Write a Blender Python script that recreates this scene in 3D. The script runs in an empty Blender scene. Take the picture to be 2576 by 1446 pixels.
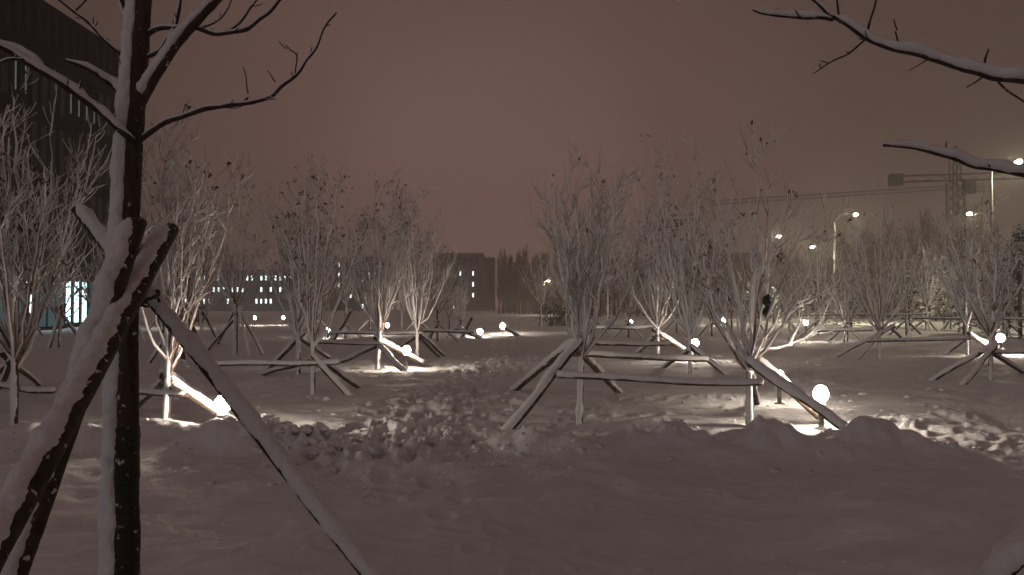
import bpy, math, random
import numpy as np
from mathutils import Vector, Matrix

# ------------------------------------------------------------------ camera, sky, light, exposure
S = bpy.context.scene
COL = S.collection
CAM_H = 1.55
F_PX, HOR = 800.0, 306.0            # focal length in pixels of a 1024 wide frame, horizon row
PITCH = math.atan((HOR - 287.5) / F_PX)
cam_d = bpy.data.cameras.new('camera')
cam = bpy.data.objects.new('camera', cam_d)
COL.objects.link(cam)
cam.location = (0, 0, CAM_H)
cam.rotation_euler = (math.pi / 2 + PITCH, 0, 0)
cam_d.sensor_width = 36.0
cam_d.lens = F_PX / 1024 * 36.0
cam_d.clip_start = 0.05
cam_d.clip_end = 3000
S.camera = cam

world = bpy.data.worlds.new('World')
S.world = world
world.use_nodes = True
wn, wl = world.node_tree.nodes, world.node_tree.links
wn.clear()
w_out = wn.new('ShaderNodeOutputWorld')
w_bg = wn.new('ShaderNodeBackground')
w_tc = wn.new('ShaderNodeTexCoord')
w_dot = wn.new('ShaderNodeVectorMath'); w_dot.operation = 'DOT_PRODUCT'
w_nrm = wn.new('ShaderNodeVectorMath'); w_nrm.operation = 'NORMALIZE'
_el, _az = math.radians(6), math.radians(-2)
w_dot.inputs[1].default_value = (math.sin(_az) * math.cos(_el), math.cos(_az) * math.cos(_el), math.sin(_el))
w_ramp = wn.new('ShaderNodeValToRGB')         # city glow under low snow cloud, fading away from the city
w_ramp.color_ramp.interpolation = 'B_SPLINE'
els = w_ramp.color_ramp.elements
els[0].position = 0.0; els[0].color = (0.072, 0.045, 0.042, 1)
els[1].position = 1.0; els[1].color = (0.196, 0.110, 0.096, 1)
e = els.new(0.62); e.color = (0.074, 0.046, 0.041, 1)
e = els.new(0.84); e.color = (0.062, 0.040, 0.031, 1)
e = els.new(0.95); e.color = (0.072, 0.045, 0.036, 1)
e = els.new(0.985); e.color = (0.120, 0.069, 0.057, 1)
w_noise = wn.new('ShaderNodeTexNoise')
w_noise.inputs['Scale'].default_value = 2.2; w_noise.inputs['Detail'].default_value = 3
w_mr = wn.new('ShaderNodeMapRange')
w_mr.inputs['To Min'].default_value = 0.80; w_mr.inputs['To Max'].default_value = 1.20
wl.new(w_tc.outputs['Generated'], w_nrm.inputs[0])
wl.new(w_nrm.outputs[0], w_dot.inputs[0])
w_m01 = wn.new('ShaderNodeMapRange')
w_m01.inputs['From Min'].default_value = -1; w_m01.inputs['From Max'].default_value = 1
wl.new(w_dot.outputs['Value'], w_m01.inputs['Value'])
wl.new(w_m01.outputs[0], w_ramp.inputs[0])
wl.new(w_nrm.outputs[0], w_noise.inputs['Vector'])
wl.new(w_noise.outputs['Fac'], w_mr.inputs['Value'])
wl.new(w_ramp.outputs[0], w_bg.inputs['Color'])
wl.new(w_mr.outputs[0], w_bg.inputs['Strength'])
wl.new(w_bg.outputs[0], w_out.inputs['Surface'])

sun_d = bpy.data.lights.new('cool_fill', 'SUN')      # faint cool fill added for an unseen source behind and left
sun_d.energy = 0.29
sun_d.angle = math.radians(50)
sun_d.color = (0.90, 0.93, 1.0)
sun = bpy.data.objects.new('cool_fill', sun_d)
COL.objects.link(sun)
sun.rotation_euler = Vector((0.55, 0.82, -0.10)).to_track_quat('-Z', 'Y').to_euler()

S.view_settings.view_transform = 'Standard'
S.view_settings.look = 'None'
S.view_settings.exposure = 0.12
S.view_settings.gamma = 1.0
S.view_settings.use_curve_mapping = False
S.render.engine = 'CYCLES'
S.cycles.use_denoising = True
S.cycles.max_bounces = 4
S.cycles.diffuse_bounces = 2
S.cycles.adaptive_threshold = 0.02
S.cycles.volume_bounces = 1
S.cycles.transparent_max_bounces = 4
S.cycles.sample_clamp_indirect = 2.0
S.cycles.use_light_tree = True

# ------------------------------------------------------------------ pixel helpers (photo measured on a 2575 x 1446 view)
K = 1024.0 / 2575.0
CP, SP = math.cos(PITCH), math.sin(PITCH)
def ray(xd, yd):
    u = (xd * K - 512.0) / F_PX
    v = (287.5 - yd * K) / F_PX
    return np.array([u, CP - v * SP, SP + v * CP])
def W(xd, yd, depth):
    d = ray(xd, yd)
    return np.array([0, 0, CAM_H]) + d * (depth / d[1])
def G(xd, yd, z=0.0):
    d = ray(xd, yd)
    return np.array([0, 0, CAM_H]) + d * ((z - CAM_H) / d[2])

# ------------------------------------------------------------------ noise
def _hash(ix, iy, iz, seed):
    n = ix * np.uint32(374761393) + iy * np.uint32(668265263) + iz * np.uint32(2147483647) + np.uint32((seed * 1274126177) & 0xFFFFFFFF)
    n = (n ^ (n >> np.uint32(13))) * np.uint32(1274126177)
    n = (n ^ (n >> np.uint32(15))) * np.uint32(2246822519)
    return ((n ^ (n >> np.uint32(13))) & np.uint32(0xFFFFFF)) * np.float64(1 / 16777215.0)
def vnoise(x, y, z=None, seed=0):
    x = np.asarray(x, float); y = np.asarray(y, float)
    z = np.zeros_like(x) if z is None else np.asarray(z, float)
    x0, y0, z0 = np.floor(x), np.floor(y), np.floor(z)
    fx, fy, fz = x - x0, y - y0, z - z0
    fx = fx * fx * (3 - 2 * fx); fy = fy * fy * (3 - 2 * fy); fz = fz * fz * (3 - 2 * fz)
    X, Y, Z = (a_.astype(np.int64).astype(np.uint32) for a_ in (x0, y0, z0))
    r = 0
    flat = not np.any(fz)
    for k in ((0,) if flat else (0, 1)):
        wz = 1.0 if flat else (fz if k else 1 - fz)
        for j in (0, 1):
            wy = fy if j else 1 - fy
            for i in (0, 1):
                wx = fx if i else 1 - fx
                r = r + wx * wy * wz * _hash(X + np.uint32(i), Y + np.uint32(j), Z + np.uint32(k), seed)
    return r * 2 - 1
def fbm(x, y, octaves=4, seed=0):
    a, s, r = 1.0, 1.0, 0
    for o in range(octaves):
        r = r + a * vnoise(x * s + 17.3 * o, y * s - 9.1 * o, None, seed + o)
        a *= 0.5; s *= 2.03
    return r

# ------------------------------------------------------------------ mesh helpers
class MB:
    def __init__(self):
        self.v, self.q, self.t, self.n = [], [], [], 0
    def add(self, v, q=None, t=None):
        v = np.asarray(v, np.float64).reshape(-1, 3)
        if q is not None and len(q): self.q.append(np.asarray(q, np.int64) + self.n)
        if t is not None and len(t): self.t.append(np.asarray(t, np.int64) + self.n)
        self.v.append(v); self.n += len(v)
    def tube(self, pts, rad, k=6, noise=0.0, nscale=0.03, seed=0, squash=None, caps=True):
        P = np.asarray(pts, float); n = len(P)
        R = np.broadcast_to(np.asarray(rad, float), (n,))
        T = np.gradient(P, axis=0)
        T /= np.linalg.norm(T, axis=1)[:, None] + 1e-12
        m = T.mean(0)
        ref = np.eye(3)[np.argmin(np.abs(m))]
        A = np.cross(T, ref); A /= np.linalg.norm(A, axis=1)[:, None] + 1e-12
        B = np.cross(T, A)
        an = np.arange(k) * 2 * math.pi / k
        D = A[:, None, :] * np.cos(an)[None, :, None] + B[:, None, :] * np.sin(an)[None, :, None]
        RR = np.repeat(R[:, None], k, 1)
        V = P[:, None, :] + D * RR[..., None]
        if noise:
            s = V.reshape(-1, 3) / nscale
            f = 1 + noise * (0.7 * vnoise(s[:, 0] * .45 + .3, s[:, 1] * .45, s[:, 2] * .45, seed + 9) + 0.35 * vnoise(s[:, 0] * 1.2 + .37 * s[:, 2], s[:, 1] * 1.2, s[:, 2] * 1.2 - .4 * s[:, 0], seed) + 0.32 * vnoise(s[:, 0] * 2.9 - .5 * s[:, 2], s[:, 1] * 2.9, s[:, 2] * 2.9 + .6 * s[:, 0], seed + 5))
            V = P[:, None, :] + D * (RR * f.reshape(n, k))[..., None]
        V = V.reshape(-1, 3)
        i = np.arange(n - 1)[:, None] * k; j = np.arange(k)[None, :]; j2 = (j + 1) % k
        Q = np.stack([i + j, i + j2, i + k + j2, i + k + j], -1).reshape(-1, 4)
        tri = None
        if caps:
            V = np.vstack([V, P[0] - T[0] * R[0] * 0.35, P[-1] + T[-1] * R[-1] * 0.35])
            a, b = n * k, n * k + 1
            jj = np.arange(k); jn = (jj + 1) % k; l = (n - 1) * k
            tri = np.vstack([np.stack([np.full(k, a), jn, jj], -1), np.stack([np.full(k, b), l + jj, l + jn], -1)])
        self.add(V, Q, tri)
    def tubes(self, P, R, k):
        """many open tubes at once: P (m, n, 3), R (m, n)"""
        m, n = R.shape
        if not m: return
        T = np.gradient(P, axis=1); T /= np.linalg.norm(T, axis=2)[..., None] + 1e-12
        ref = np.array([0.36, -0.88, 0.31])
        A = np.cross(T, ref); A /= np.linalg.norm(A, axis=2)[..., None] + 1e-12
        B = np.cross(T, A)
        an = np.arange(k) * 2 * math.pi / k
        V = P[:, :, None, :] + (A[:, :, None, :] * np.cos(an)[None, None, :, None] + B[:, :, None, :] * np.sin(an)[None, None, :, None]) * R[:, :, None, None]
        o = np.arange(m)[:, None, None] * n * k
        i = np.arange(n - 1)[None, :, None] * k; j = np.arange(k)[None, None, :]; j2 = (j + 1) % k
        Q = np.stack([o + i + j, o + i + j2, o + i + k + j2, o + i + k + j], -1).reshape(-1, 4)
        self.add(V.reshape(-1, 3), Q)
    def box(self, lo, hi):
        x0, y0, z0 = lo; x1, y1, z1 = hi
        v = [(x0, y0, z0), (x1, y0, z0), (x1, y1, z0), (x0, y1, z0), (x0, y0, z1), (x1, y0, z1), (x1, y1, z1), (x0, y1, z1)]
        self.add(v, [(0, 3, 2, 1), (4, 5, 6, 7), (0, 1, 5, 4), (1, 2, 6, 5), (2, 3, 7, 6), (3, 0, 4, 7)])
    def lathe(self, prof, k=20, c=(0, 0, 0)):
        n = len(prof); an = np.arange(k) * 2 * math.pi / k
        V = np.array([[(c[0] + r * math.cos(a), c[1] + r * math.sin(a), c[2] + z) for a in an] for r, z in prof]).reshape(-1, 3)
        i = np.arange(n - 1)[:, None] * k; j = np.arange(k)[None, :]; j2 = (j + 1) % k
        Q = np.stack([i + j, i + j2, i + k + j2, i + k + j], -1).reshape(-1, 4)
        self.add(V, Q)
    def mesh(self, name, mat, smooth=True):
        me = bpy.data.meshes.new(name)
        V = np.vstack(self.v) if self.v else np.zeros((0, 3))
        Q = np.vstack(self.q) if self.q else np.zeros((0, 4), np.int64)
        T = np.vstack(self.t) if self.t else np.zeros((0, 3), np.int64)
        nl = Q.size + T.size; npz = len(Q) + len(T)
        me.vertices.add(len(V)); me.vertices.foreach_set('co', V.astype(np.float32).ravel())
        me.loops.add(nl); me.loops.foreach_set('vertex_index', np.concatenate([Q.ravel(), T.ravel()]).astype(np.int32))
        me.polygons.add(npz)
        st = np.concatenate([np.arange(len(Q)) * 4, len(Q) * 4 + np.arange(len(T)) * 3]).astype(np.int32)
        me.polygons.foreach_set('loop_start', st)
        try:
            me.polygons.foreach_set('loop_total', np.concatenate([np.full(len(Q), 4), np.full(len(T), 3)]).astype(np.int32))
        except Exception:
            pass
        me.update(calc_edges=True)
        me.polygons.foreach_set('use_smooth', np.full(npz, smooth, bool))
        me.materials.append(mat)
        me.validate()
        return me
    def obj(self, name, mat, parent=None, smooth=True):
        return link(name, self.mesh(name, mat, smooth), parent)

def link(name, data, parent=None, loc=None):
    o = bpy.data.objects.new(name, data)
    COL.objects.link(o)
    if parent is not None: o.parent = parent
    if loc is not None: o.location = loc
    return o
def tag(o, label=None, cat=None, group=None, kind=None):
    if label: o['label'] = label
    if cat: o['category'] = cat
    if group: o['group'] = group
    if kind: o['kind'] = kind
    return o
def empty(name, loc, label, cat, group=None):
    o = link(name, None, None, Vector([float(c) for c in loc]))
    o.empty_display_size = 0.1
    return tag(o, label, cat, group)
def smooth_path(ctrl, step):
    C = np.asarray(ctrl, float)
    if len(C) == 2:
        n = max(2, int(np.linalg.norm(C[1] - C[0]) / step) + 1)
        return C[0] + (C[1] - C[0]) * np.linspace(0, 1, n)[:, None]
    E = np.vstack([2 * C[0] - C[1], C, 2 * C[-1] - C[-2]])
    out = []
    for i in range(1, len(E) - 2):
        p0, p1, p2, p3 = E[i - 1], E[i], E[i + 1], E[i + 2]
        n = max(2, int(np.linalg.norm(p2 - p1) / step))
        t = (np.arange(n) / n)[:, None]
        out.append(0.5 * (2 * p1 + (p2 - p0) * t + (2 * p0 - 5 * p1 + 4 * p2 - p3) * t ** 2 + (3 * p1 - p0 - 3 * p2 + p3) * t ** 3))
    out.append(C[-1:])
    return np.vstack(out)
def snow_axis(P, R, wind, off):
    T = np.gradient(P, axis=0); T /= np.linalg.norm(T, axis=1)[:, None] + 1e-12
    w = np.asarray(wind, float)[None, :] - (T @ np.asarray(wind, float))[:, None] * T
    w /= np.linalg.norm(w, axis=1)[:, None] + 1e-9
    return P + w * np.asarray(off)[:, None]

# ------------------------------------------------------------------ materials
def mat_new(name):
    m = bpy.data.materials.new(name); m.use_nodes = True
    nt = m.node_tree
    return m, nt.nodes, nt.links, nt.nodes['Principled BSDF']
def mat_noise(name, c1, c2, scale, rough=0.8, bump=0.0, bscale=None, detail=5, stretch=None, spec=0.3, bdist=0.02):
    m, n, l, b = mat_new(name)
    tc = n.new('ShaderNodeTexCoord')
    src = tc.outputs['Object']
    if stretch:
        mp = n.new('ShaderNodeMapping'); mp.inputs['Scale'].default_value = stretch
        l.new(src, mp.inputs['Vector']); src = mp.outputs[0]
    nz = n.new('ShaderNodeTexNoise'); nz.inputs['Scale'].default_value = scale; nz.inputs['Detail'].default_value = detail
    l.new(src, nz.inputs['Vector'])
    r = n.new('ShaderNodeValToRGB')
    r.color_ramp.elements[0].position = 0.3; r.color_ramp.elements[1].position = 0.7
    r.color_ramp.elements[0].color = (*c1, 1); r.color_ramp.elements[1].color = (*c2, 1)
    l.new(nz.outputs['Fac'], r.inputs[0]); l.new(r.outputs[0], b.inputs['Base Color'])
    b.inputs['Roughness'].default_value = rough
    b.inputs['Specular IOR Level'].default_value = spec
    if bump:
        nb = n.new('ShaderNodeTexNoise'); nb.inputs['Scale'].default_value = bscale or scale * 3; nb.inputs['Detail'].default_value = 6
        l.new(src, nb.inputs['Vector'])
        bp = n.new('ShaderNodeBump'); bp.inputs['Strength'].default_value = bump; bp.inputs['Distance'].default_value = bdist
        l.new(nb.outputs['Fac'], bp.inputs['Height']); l.new(bp.outputs[0], b.inputs['Normal'])
    return m
def mat_emit(name, col, strength):
    m = bpy.data.materials.new(name); m.use_nodes = True
    n, l = m.node_tree.nodes, m.node_tree.links
    n.clear()
    o = n.new('ShaderNodeOutputMaterial'); e = n.new('ShaderNodeEmission')
    e.inputs['Color'].default_value = (*col, 1); e.inputs['Strength'].default_value = strength
    l.new(e.outputs[0], o.inputs['Surface'])
    return m
M = {}
M['snow'] = mat_noise('snow_ground', (0.76, 0.76, 0.78), (0.86, 0.86, 0.87), 1.3, 0.75, 0.55, 9.0, spec=0.2, bdist=0.05)
M['snow_fluff'] = mat_noise('snow_fluff', (0.80, 0.81, 0.83), (0.88, 0.88, 0.89), 20, 0.85, 0.7, 75.0, spec=0.12, bdist=0.008)
M['bark'] = mat_noise('bark', (0.026, 0.016, 0.013), (0.085, 0.054, 0.042), 30, 0.85, 0.8, 60, stretch=(1, 1, 0.25), bdist=0.004)
M['pole'] = mat_noise('pole_wood', (0.030, 0.020, 0.014), (0.085, 0.058, 0.040), 25, 0.85, 0.7, 70, bdist=0.004)
def speckle(m, scale, thr):
    n, l = m.node_tree.nodes, m.node_tree.links
    b = n['Principled BSDF']; src = b.inputs['Base Color'].links[0].from_socket
    tc = n.new('ShaderNodeTexCoord'); nz = n.new('ShaderNodeTexNoise'); nz.inputs['Scale'].default_value = scale; nz.inputs['Detail'].default_value = 4
    l.new(tc.outputs['Object'], nz.inputs['Vector'])
    mr = n.new('ShaderNodeMapRange'); mr.inputs['From Min'].default_value = thr; mr.inputs['From Max'].default_value = thr + .05
    l.new(nz.outputs['Fac'], mr.inputs['Value'])
    mx = n.new('ShaderNodeMix'); mx.data_type = 'RGBA'
    l.new(mr.outputs[0], mx.inputs[0]); l.new(src, mx.inputs[6]); mx.inputs[7].default_value = (0.72, 0.72, 0.74, 1)
    l.new(mx.outputs[2], b.inputs['Base Color'])
speckle(M['bark'], 33, .66); speckle(M['pole'], 34, .64)
M['twig'] = mat_noise('twig_bark', (0.10, 0.056, 0.042), (0.26, 0.155, 0.115), 14, 0.8)
M['wrap'] = mat_noise('trunk_wrap', (0.010, 0.011, 0.009), (0.030, 0.030, 0.024), 40, 0.7, 0.8, 90, stretch=(1, 1, 4), bdist=0.004)
speckle(M['wrap'], 30, .64)
M['leaf'] = mat_noise('withered_leaf', (0.07, 0.036, 0.022), (0.20, 0.115, 0.065), 9, 0.8)
M['metal'] = mat_noise('lamp_post_metal', (0.20, 0.19, 0.18), (0.30, 0.29, 0.27), 12, 0.5)
M['dark_metal'] = mat_noise('dark_metal', (0.02, 0.016, 0.014), (0.04, 0.03, 0.026), 2, 0.6)
M['globe'] = mat_emit('lamp_globe', (1.0, 0.85, 0.68), 200)
M['globe_far'] = mat_emit('lamp_globe_far', (1.0, 0.85, 0.68), 200)
M['street'] = mat_emit('street_lamp_glow', (1.0, 0.90, 0.60), 1400)
M['facade'] = mat_noise('facade_panel', (0.008, 0.005, 0.005), (0.014, 0.009, 0.009), 1.0, 0.9, spec=0.05)
M['fin'] = mat_noise('facade_fin', (0.030, 0.016, 0.016), (0.050, 0.028, 0.027), 2.0, 0.6)
M['glass'] = mat_noise('dark_glass', (0.008, 0.009, 0.011), (0.014, 0.015, 0.018), 1.0, 0.15, spec=0.5)
M['cool_window'] = mat_emit('cool_lit_window', (0.60, 0.95, 1.0), 3.4)
M['dim_window'] = mat_emit('dim_lit_window', (0.45, 0.80, 0.88), 0.09)
M['slit_window'] = mat_emit('slit_lit_window', (0.75, 0.95, 1.0), 0.10)
M['far_window'] = mat_emit('far_lit_window', (0.80, 1.0, 1.0), 3.2)
M['far_wall'] = mat_noise('far_wall', (0.10, 0.085, 0.08), (0.16, 0.13, 0.12), 0.2, 0.9)
M['far_wall_cool'] = mat_noise('far_wall_cool', (0.06, 0.085, 0.09), (0.10, 0.13, 0.135), 0.2, 0.9)
M['far_wall_shaded'] = mat_noise('far_wall_shaded', (0.05, 0.04, 0.04), (0.08, 0.065, 0.06), 0.2, 0.9)  # shade of the slit-roofed building's right face, put into the wall colour
M['green_mesh'] = mat_noise('green_netting', (0.03, 0.035, 0.022), (0.055, 0.06, 0.035), 4, 0.9)
M['evergreen'] = mat_noise('evergreen_needles', (0.012, 0.018, 0.010), (0.035, 0.042, 0.022), 6, 0.8)

# ------------------------------------------------------------------ the snow field
rng = np.random.default_rng(11)
PEAKS = [(1.66, 8.45, .30, .20), (2.72, 8.35, .26, .25), (3.70, 8.45, .30, .24), (2.35, 8.5, .14, .08), (3.95, 8.55, .16, .1), (1.3, 8.5, .12, .07), (2.2, 8.2, .35, .07), (4.25, 8.2, .35, .10), (0.95, 8.3, .4, .07),
         (3.2, 8.0, .3, .08), (-3.30, 8.55, .24, .10), (-3.85, 8.7, .3, .10), (-2.75, 8.5, .3, .08), (-2.95, 8.35, .2, .07), (-4.6, 8.8, .4, .1), (-2.35, 8.6, .16, .08), (-2.1, 8.8, .13, .07), (-5.3, 8.9, .35, .12),
         (0.0, 8.8, .25, .14), (-0.25, 9.3, .2, .12), (0.35, 8.5, .3, .12),
         (1.15, 2.75, .42, .07), (0.45, 2.6, .3, .05), (1.9, 2.5, .25, .05), (5.6, 7.6, .5, .10), (4.9, 7.3, .3, .07), (0.35, 6.9, .16, .05)]
def path_x(y):
    return np.interp(y, [5, 7.5, 9, 13, 20, 30, 50, 90], [-1.3, -1.35, -1.2, -0.95, -0.45, 0.1, 0.5, 1.5])
def path_w(y):
    return np.interp(y, [5, 7, 8.5, 10, 14, 22, 40], [0.2, 0.75, 1.1, 1.05, 0.9, 0.85, 1.2])
def ground_h(x, y):
    x = np.asarray(x, float); y = np.asarray(y, float)
    h = 0.035 * fbm(x / 2.6, y / 2.6, 3, 3) + 0.020 * fbm(x / 0.60, y / 0.34, 3, 8) + 0.055 * np.clip(fbm(x / 1.1 + .3 * y, y / 0.8, 3, 12), 0, 1) ** 1.5
    # ploughed ridges along the cleared walk in front
    def ridge(xa, xb, yc, hh, wd):
        yc = yc + 0.16 * vnoise(x / 0.8, 0 * x + 3.3, None, 21)
        s = 1 / (1 + np.exp(-(x - xa) / 0.16)) / (1 + np.exp((x - xb) / 0.22))
        return s * hh * np.exp(-((y - yc) / wd) ** 2) * (0.9 + 0.5 * fbm(x / 0.45, y / 0.45, 3, 31))
    h = h + ridge(0.15, 4.6, 8.35, 0.15, 0.5) + ridge(-6.5, -1.95, 8.75, 0.15, 0.45)
    for px, py, r, hh in PEAKS:
        near = (np.abs(x - px) < 3 * r) & (np.abs(y - py) < 3 * r)
        if np.any(near):
            d = ((x - px) / r) ** 2 + ((y - py) / (r * 1.15)) ** 2
            h = h + hh * np.exp(-d) * (1 + 0.35 * fbm(x / 0.18, y / 0.18, 2, 41))
    # trampled track running away from the walk
    dx = (x - path_x(y)) / path_w(y)
    m = np.exp(-(dx ** 2) * 1.2) * (1 / (1 + np.exp(-(y - 7.9 - 0.8 * vnoise(x / .7, y / .7, None, 57)) / 0.45)))
    lump = np.abs(vnoise(x / 0.40, y / 0.40, None, 51)) * 0.75 + np.abs(vnoise(x / 0.19, y / 0.19, None, 52)) * 0.55
    lump = np.minimum(lump, .34 + .12 * vnoise(x / .5, y / .5, None, 55)) + .10 * vnoise(x / .11, y / .11, None, 56) * (lump > .2)
    h = h + m * (0.34 * lump - 0.09) * np.interp(y, [8, 12, 25], [1.15, 0.8, 0.6])
    # trodden snow by the lamp on the right
    m2 = np.exp(-(((x - 5.2) / 1.5) ** 4 + ((y - 10.2) / 1.7) ** 4))
    h = h + m2 * 0.10 * (np.abs(vnoise(x / 0.36 + 0.4 * y, y / 0.36, None, 61)) - 0.4)
    # general scuffed clods among the trees
    far = 1 / (1 + np.exp(-(y - 13) / 1.0))
    c = np.clip(vnoise(x / 2.2, y / 2.2, None, 71) - 0.15, 0, 1)
    h = h + far * c * 0.16 * np.abs(vnoise(x / 0.28, y / 0.28, None, 72))
    # low banks across the field and by the road
    bank = vnoise(x / 5.0, y / 5.0, None, 81)
    h = h + 0.16 * np.clip(bank - 0.1, 0, 1) * (1 / (1 + np.exp(-(y - 18) / 2.0)))
    h = h + 0.14 * np.exp(-((x - 22.5) / 1.6) ** 2) * (y > 8) * (0.6 + 0.5 * vnoise(y / 2.0, x / 3, None, 83))
    road = np.exp(-((x - 31.5) / 6.5) ** 8)
    h = h * (1 - 0.85 * road)
    return h
def gz(x, y):
    return float(ground_h(np.array([x]), np.array([y]))[0])

r_near = 0.4 * (1.2 / 0.4) ** (np.arange(20) / 20)
r_mid = 1.2 * np.exp(0.0065 * np.arange(int(math.log(60 / 1.2) / 0.0065)))
r_far = 60 * np.exp(0.05 * np.arange(1, 40)); r_far = r_far[r_far < 300]; r_far = np.append(r_far, 300)
RR = np.concatenate([r_near, r_mid, r_far])
a_front = np.radians(np.linspace(-37, 37, 620))
a_back = np.radians(np.linspace(37, 323, 97)[1:-1])
AA = np.concatenate([a_front, a_back])
nr, na = len(RR), len(AA)
GX = RR[:, None] * np.sin(AA)[None, :]; GY = RR[:, None] * np.cos(AA)[None, :]
GZ = ground_h(GX, GY)
# footprints: dents with a pushed-up rim
def dent(cx, cy, r, d, ang):
    dist = math.hypot(cx, cy); th = math.atan2(cx, cy)
    i0, i1 = np.searchsorted(RR, [dist - 3 * r, dist + 3 * r])
    da = 3 * r / max(dist, 0.5)
    j0, j1 = np.searchsorted(a_front, [th - da, th + da])
    if i1 <= i0 or j1 <= j0: return
    X = GX[i0:i1, j0:j1] - cx; Y = GY[i0:i1, j0:j1] - cy
    u = X * math.cos(ang) + Y * math.sin(ang); v = (-X * math.sin(ang) + Y * math.cos(ang)) / 1.9
    q = (u * u + v * v) / (r * r)
    GZ[i0:i1, j0:j1] += -d * np.exp(-q * q) + 0.45 * d * np.exp(-((np.sqrt(q) - 1.35) / 0.35) ** 2)
for k in range(420):     # trampled track
    y = 7.8 * math.exp(rng.uniform(0, 1.5)); x = path_x(y) + rng.normal(0, 0.45) * path_w(y)
    dent(x, y, rng.uniform(.06, .11), rng.uniform(.03, .08), rng.uniform(-.5, .5))
def trail(p, q, n, d=0.04, w=0.14, jit=0.05):
    p, q = np.array(p, float), np.array(q, float); t = (q - p) / np.linalg.norm(q - p); s = np.array([-t[1], t[0]])
    for k in range(n):
        c = p + (q - p) * (k + .5) / n + s * w * (1 if k % 2 else -1) + rng.normal(0, jit, 2)
        dent(c[0], c[1], rng.uniform(.06, .085), d * rng.uniform(.6, 1.3), math.atan2(-t[0], t[1]) + rng.normal(0, .25))
trail((5.2, 8.3), (6.6, 12.5), 16, .05); trail((4.6, 8.6), (5.5, 11.6), 14, .05); trail((4.9, 8.0), (7.5, 10.5), 14, .05); trail((6.4, 7.6), (4.6, 11), 12, .045)
trail((-3.0, 7.4), (-0.6, 6.6), 12, .035); trail((-2.6, 7.8), (-1.0, 7.9), 9, .05); trail((-1.0, 7.2), (0.6, 3.2), 13, .028, jit=.1)
trail((0.8, 6.4), (5.5, 6.9), 20, .03, jit=.1); trail((-1.2, 5.3), (2.4, 4.4), 14, .024, jit=.12)
trail((0.4, 11.2), (2.6, 11.6), 12, .04); trail((1.0, 12.4), (0.6, 9.4), 10, .04); trail((1.5, 13.5), (4.5, 14.2), 14, .05)
trail((2.8, 16), (7.5, 17.5), 22, .05); trail((-2, 17.5), (-6, 18.5), 16, .04); trail((3.5, 20), (9, 23), 24, .06); trail((7, 13), (11, 14), 14, .03)
mb = MB()
ctr = nr * na
V = np.vstack([np.stack([GX, GY, GZ], -1).reshape(-1, 3), [[0, 0, GZ[0].mean()]]])
ii = np.arange(nr - 1)[:, None] * na; jj = np.arange(na)[None, :]; j2 = (jj + 1) % na
Q = np.stack([ii + jj, ii + na + jj, ii + na + j2, ii + j2], -1).reshape(-1, 4)
j = np.arange(na)
mb.add(V, Q, np.stack([np.full(na, ctr), j, (j + 1) % na], -1))
tag(mb.obj('snow_ground', M['snow']), kind='structure')

# loose clods of snow thrown up along the track and the ridges
def clod(mb, c, r, seed):
    k = 7
    th = np.linspace(0.12, math.pi - 0.12, 5); an = np.arange(k) * 2 * math.pi / k
    D = np.array([[(math.sin(t) * math.cos(a + t), math.sin(t) * math.sin(a + t), math.cos(t)) for a in an] for t in th]).reshape(-1, 3)
    f = 1 + 0.75 * vnoise(D[:, 0] * 1.9 + seed, D[:, 1] * 1.9, D[:, 2] * 1.9 + 0.01, 91)
    V = D * f[:, None] * np.array([r * 1.15, r, r * 0.75]) + np.asarray(c)
    i = np.arange(4)[:, None] * k; j = np.arange(k)[None, :]; j2 = (j + 1) % k
    Q = np.stack([i + j, i + k + j, i + k + j2, i + j2], -1).reshape(-1, 4)
    a, b = 5 * k, 5 * k + 1
    jj = np.arange(k)
    T = np.vstack([np.stack([np.full(k, a), jj, (jj + 1) % k], -1), np.stack([np.full(k, b), 4 * k + (jj + 1) % k, 4 * k + jj], -1)])
    mb.add(np.vstack([V, np.asarray(c) + [0, 0, r * .75], np.asarray(c) - [0, 0, r * .75]]), Q, T)
mb = MB()
cx, cy, cr = [], [], []
for k in range(420):
    y = 7.9 * math.exp(rng.uniform(0, 1.0) ** 1.4 * 1.5); x = path_x(y) + rng.normal(0, 0.62) * path_w(y)
    cx.append(x); cy.append(y); cr.append(0.018 + 0.075 * rng.random() ** 2.6)
for k in range(150):
    y = rng.uniform(6.3, 9.2); x = -1.3 + rng.normal(0, 1.0)
    cx.append(x); cy.append(y); cr.append(0.012 + 0.05 * rng.random() ** 3)
for k in range(90):
    x = rng.uniform(-2.9, -1.7); y = 8.7 + rng.normal(0, .3)
    cx.append(x); cy.append(y); cr.append(0.03 + 0.06 * rng.random() ** 2)
for k in range(170):
    x = rng.uniform(-5.5, 5.0)
    if -2.0 < x < 0.1: continue
    y = (8.35 if x > 0 else 8.75) + rng.normal(0, 0.45)
    cx.append(x); cy.append(y); cr.append(0.015 + 0.05 * rng.random() ** 2.5)
for k in range(220):
    y = rng.uniform(9, 26); x = rng.uniform(-0.45, 0.55) * y
    cx.append(x); cy.append(y); cr.append(0.02 + 0.045 * rng.random() ** 2)
cz = ground_h(np.array(cx), np.array(cy))
for k in range(len(cx)):
    clod(mb, (cx[k], cy[k], cz[k] - cr[k] * 0.10), cr[k], k * 3.7)
tag(mb.obj('snow_clods', M['snow_fluff']), 'loose clods of snow strewn over the trampled track and ridges', 'snow', kind='stuff')

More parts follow.
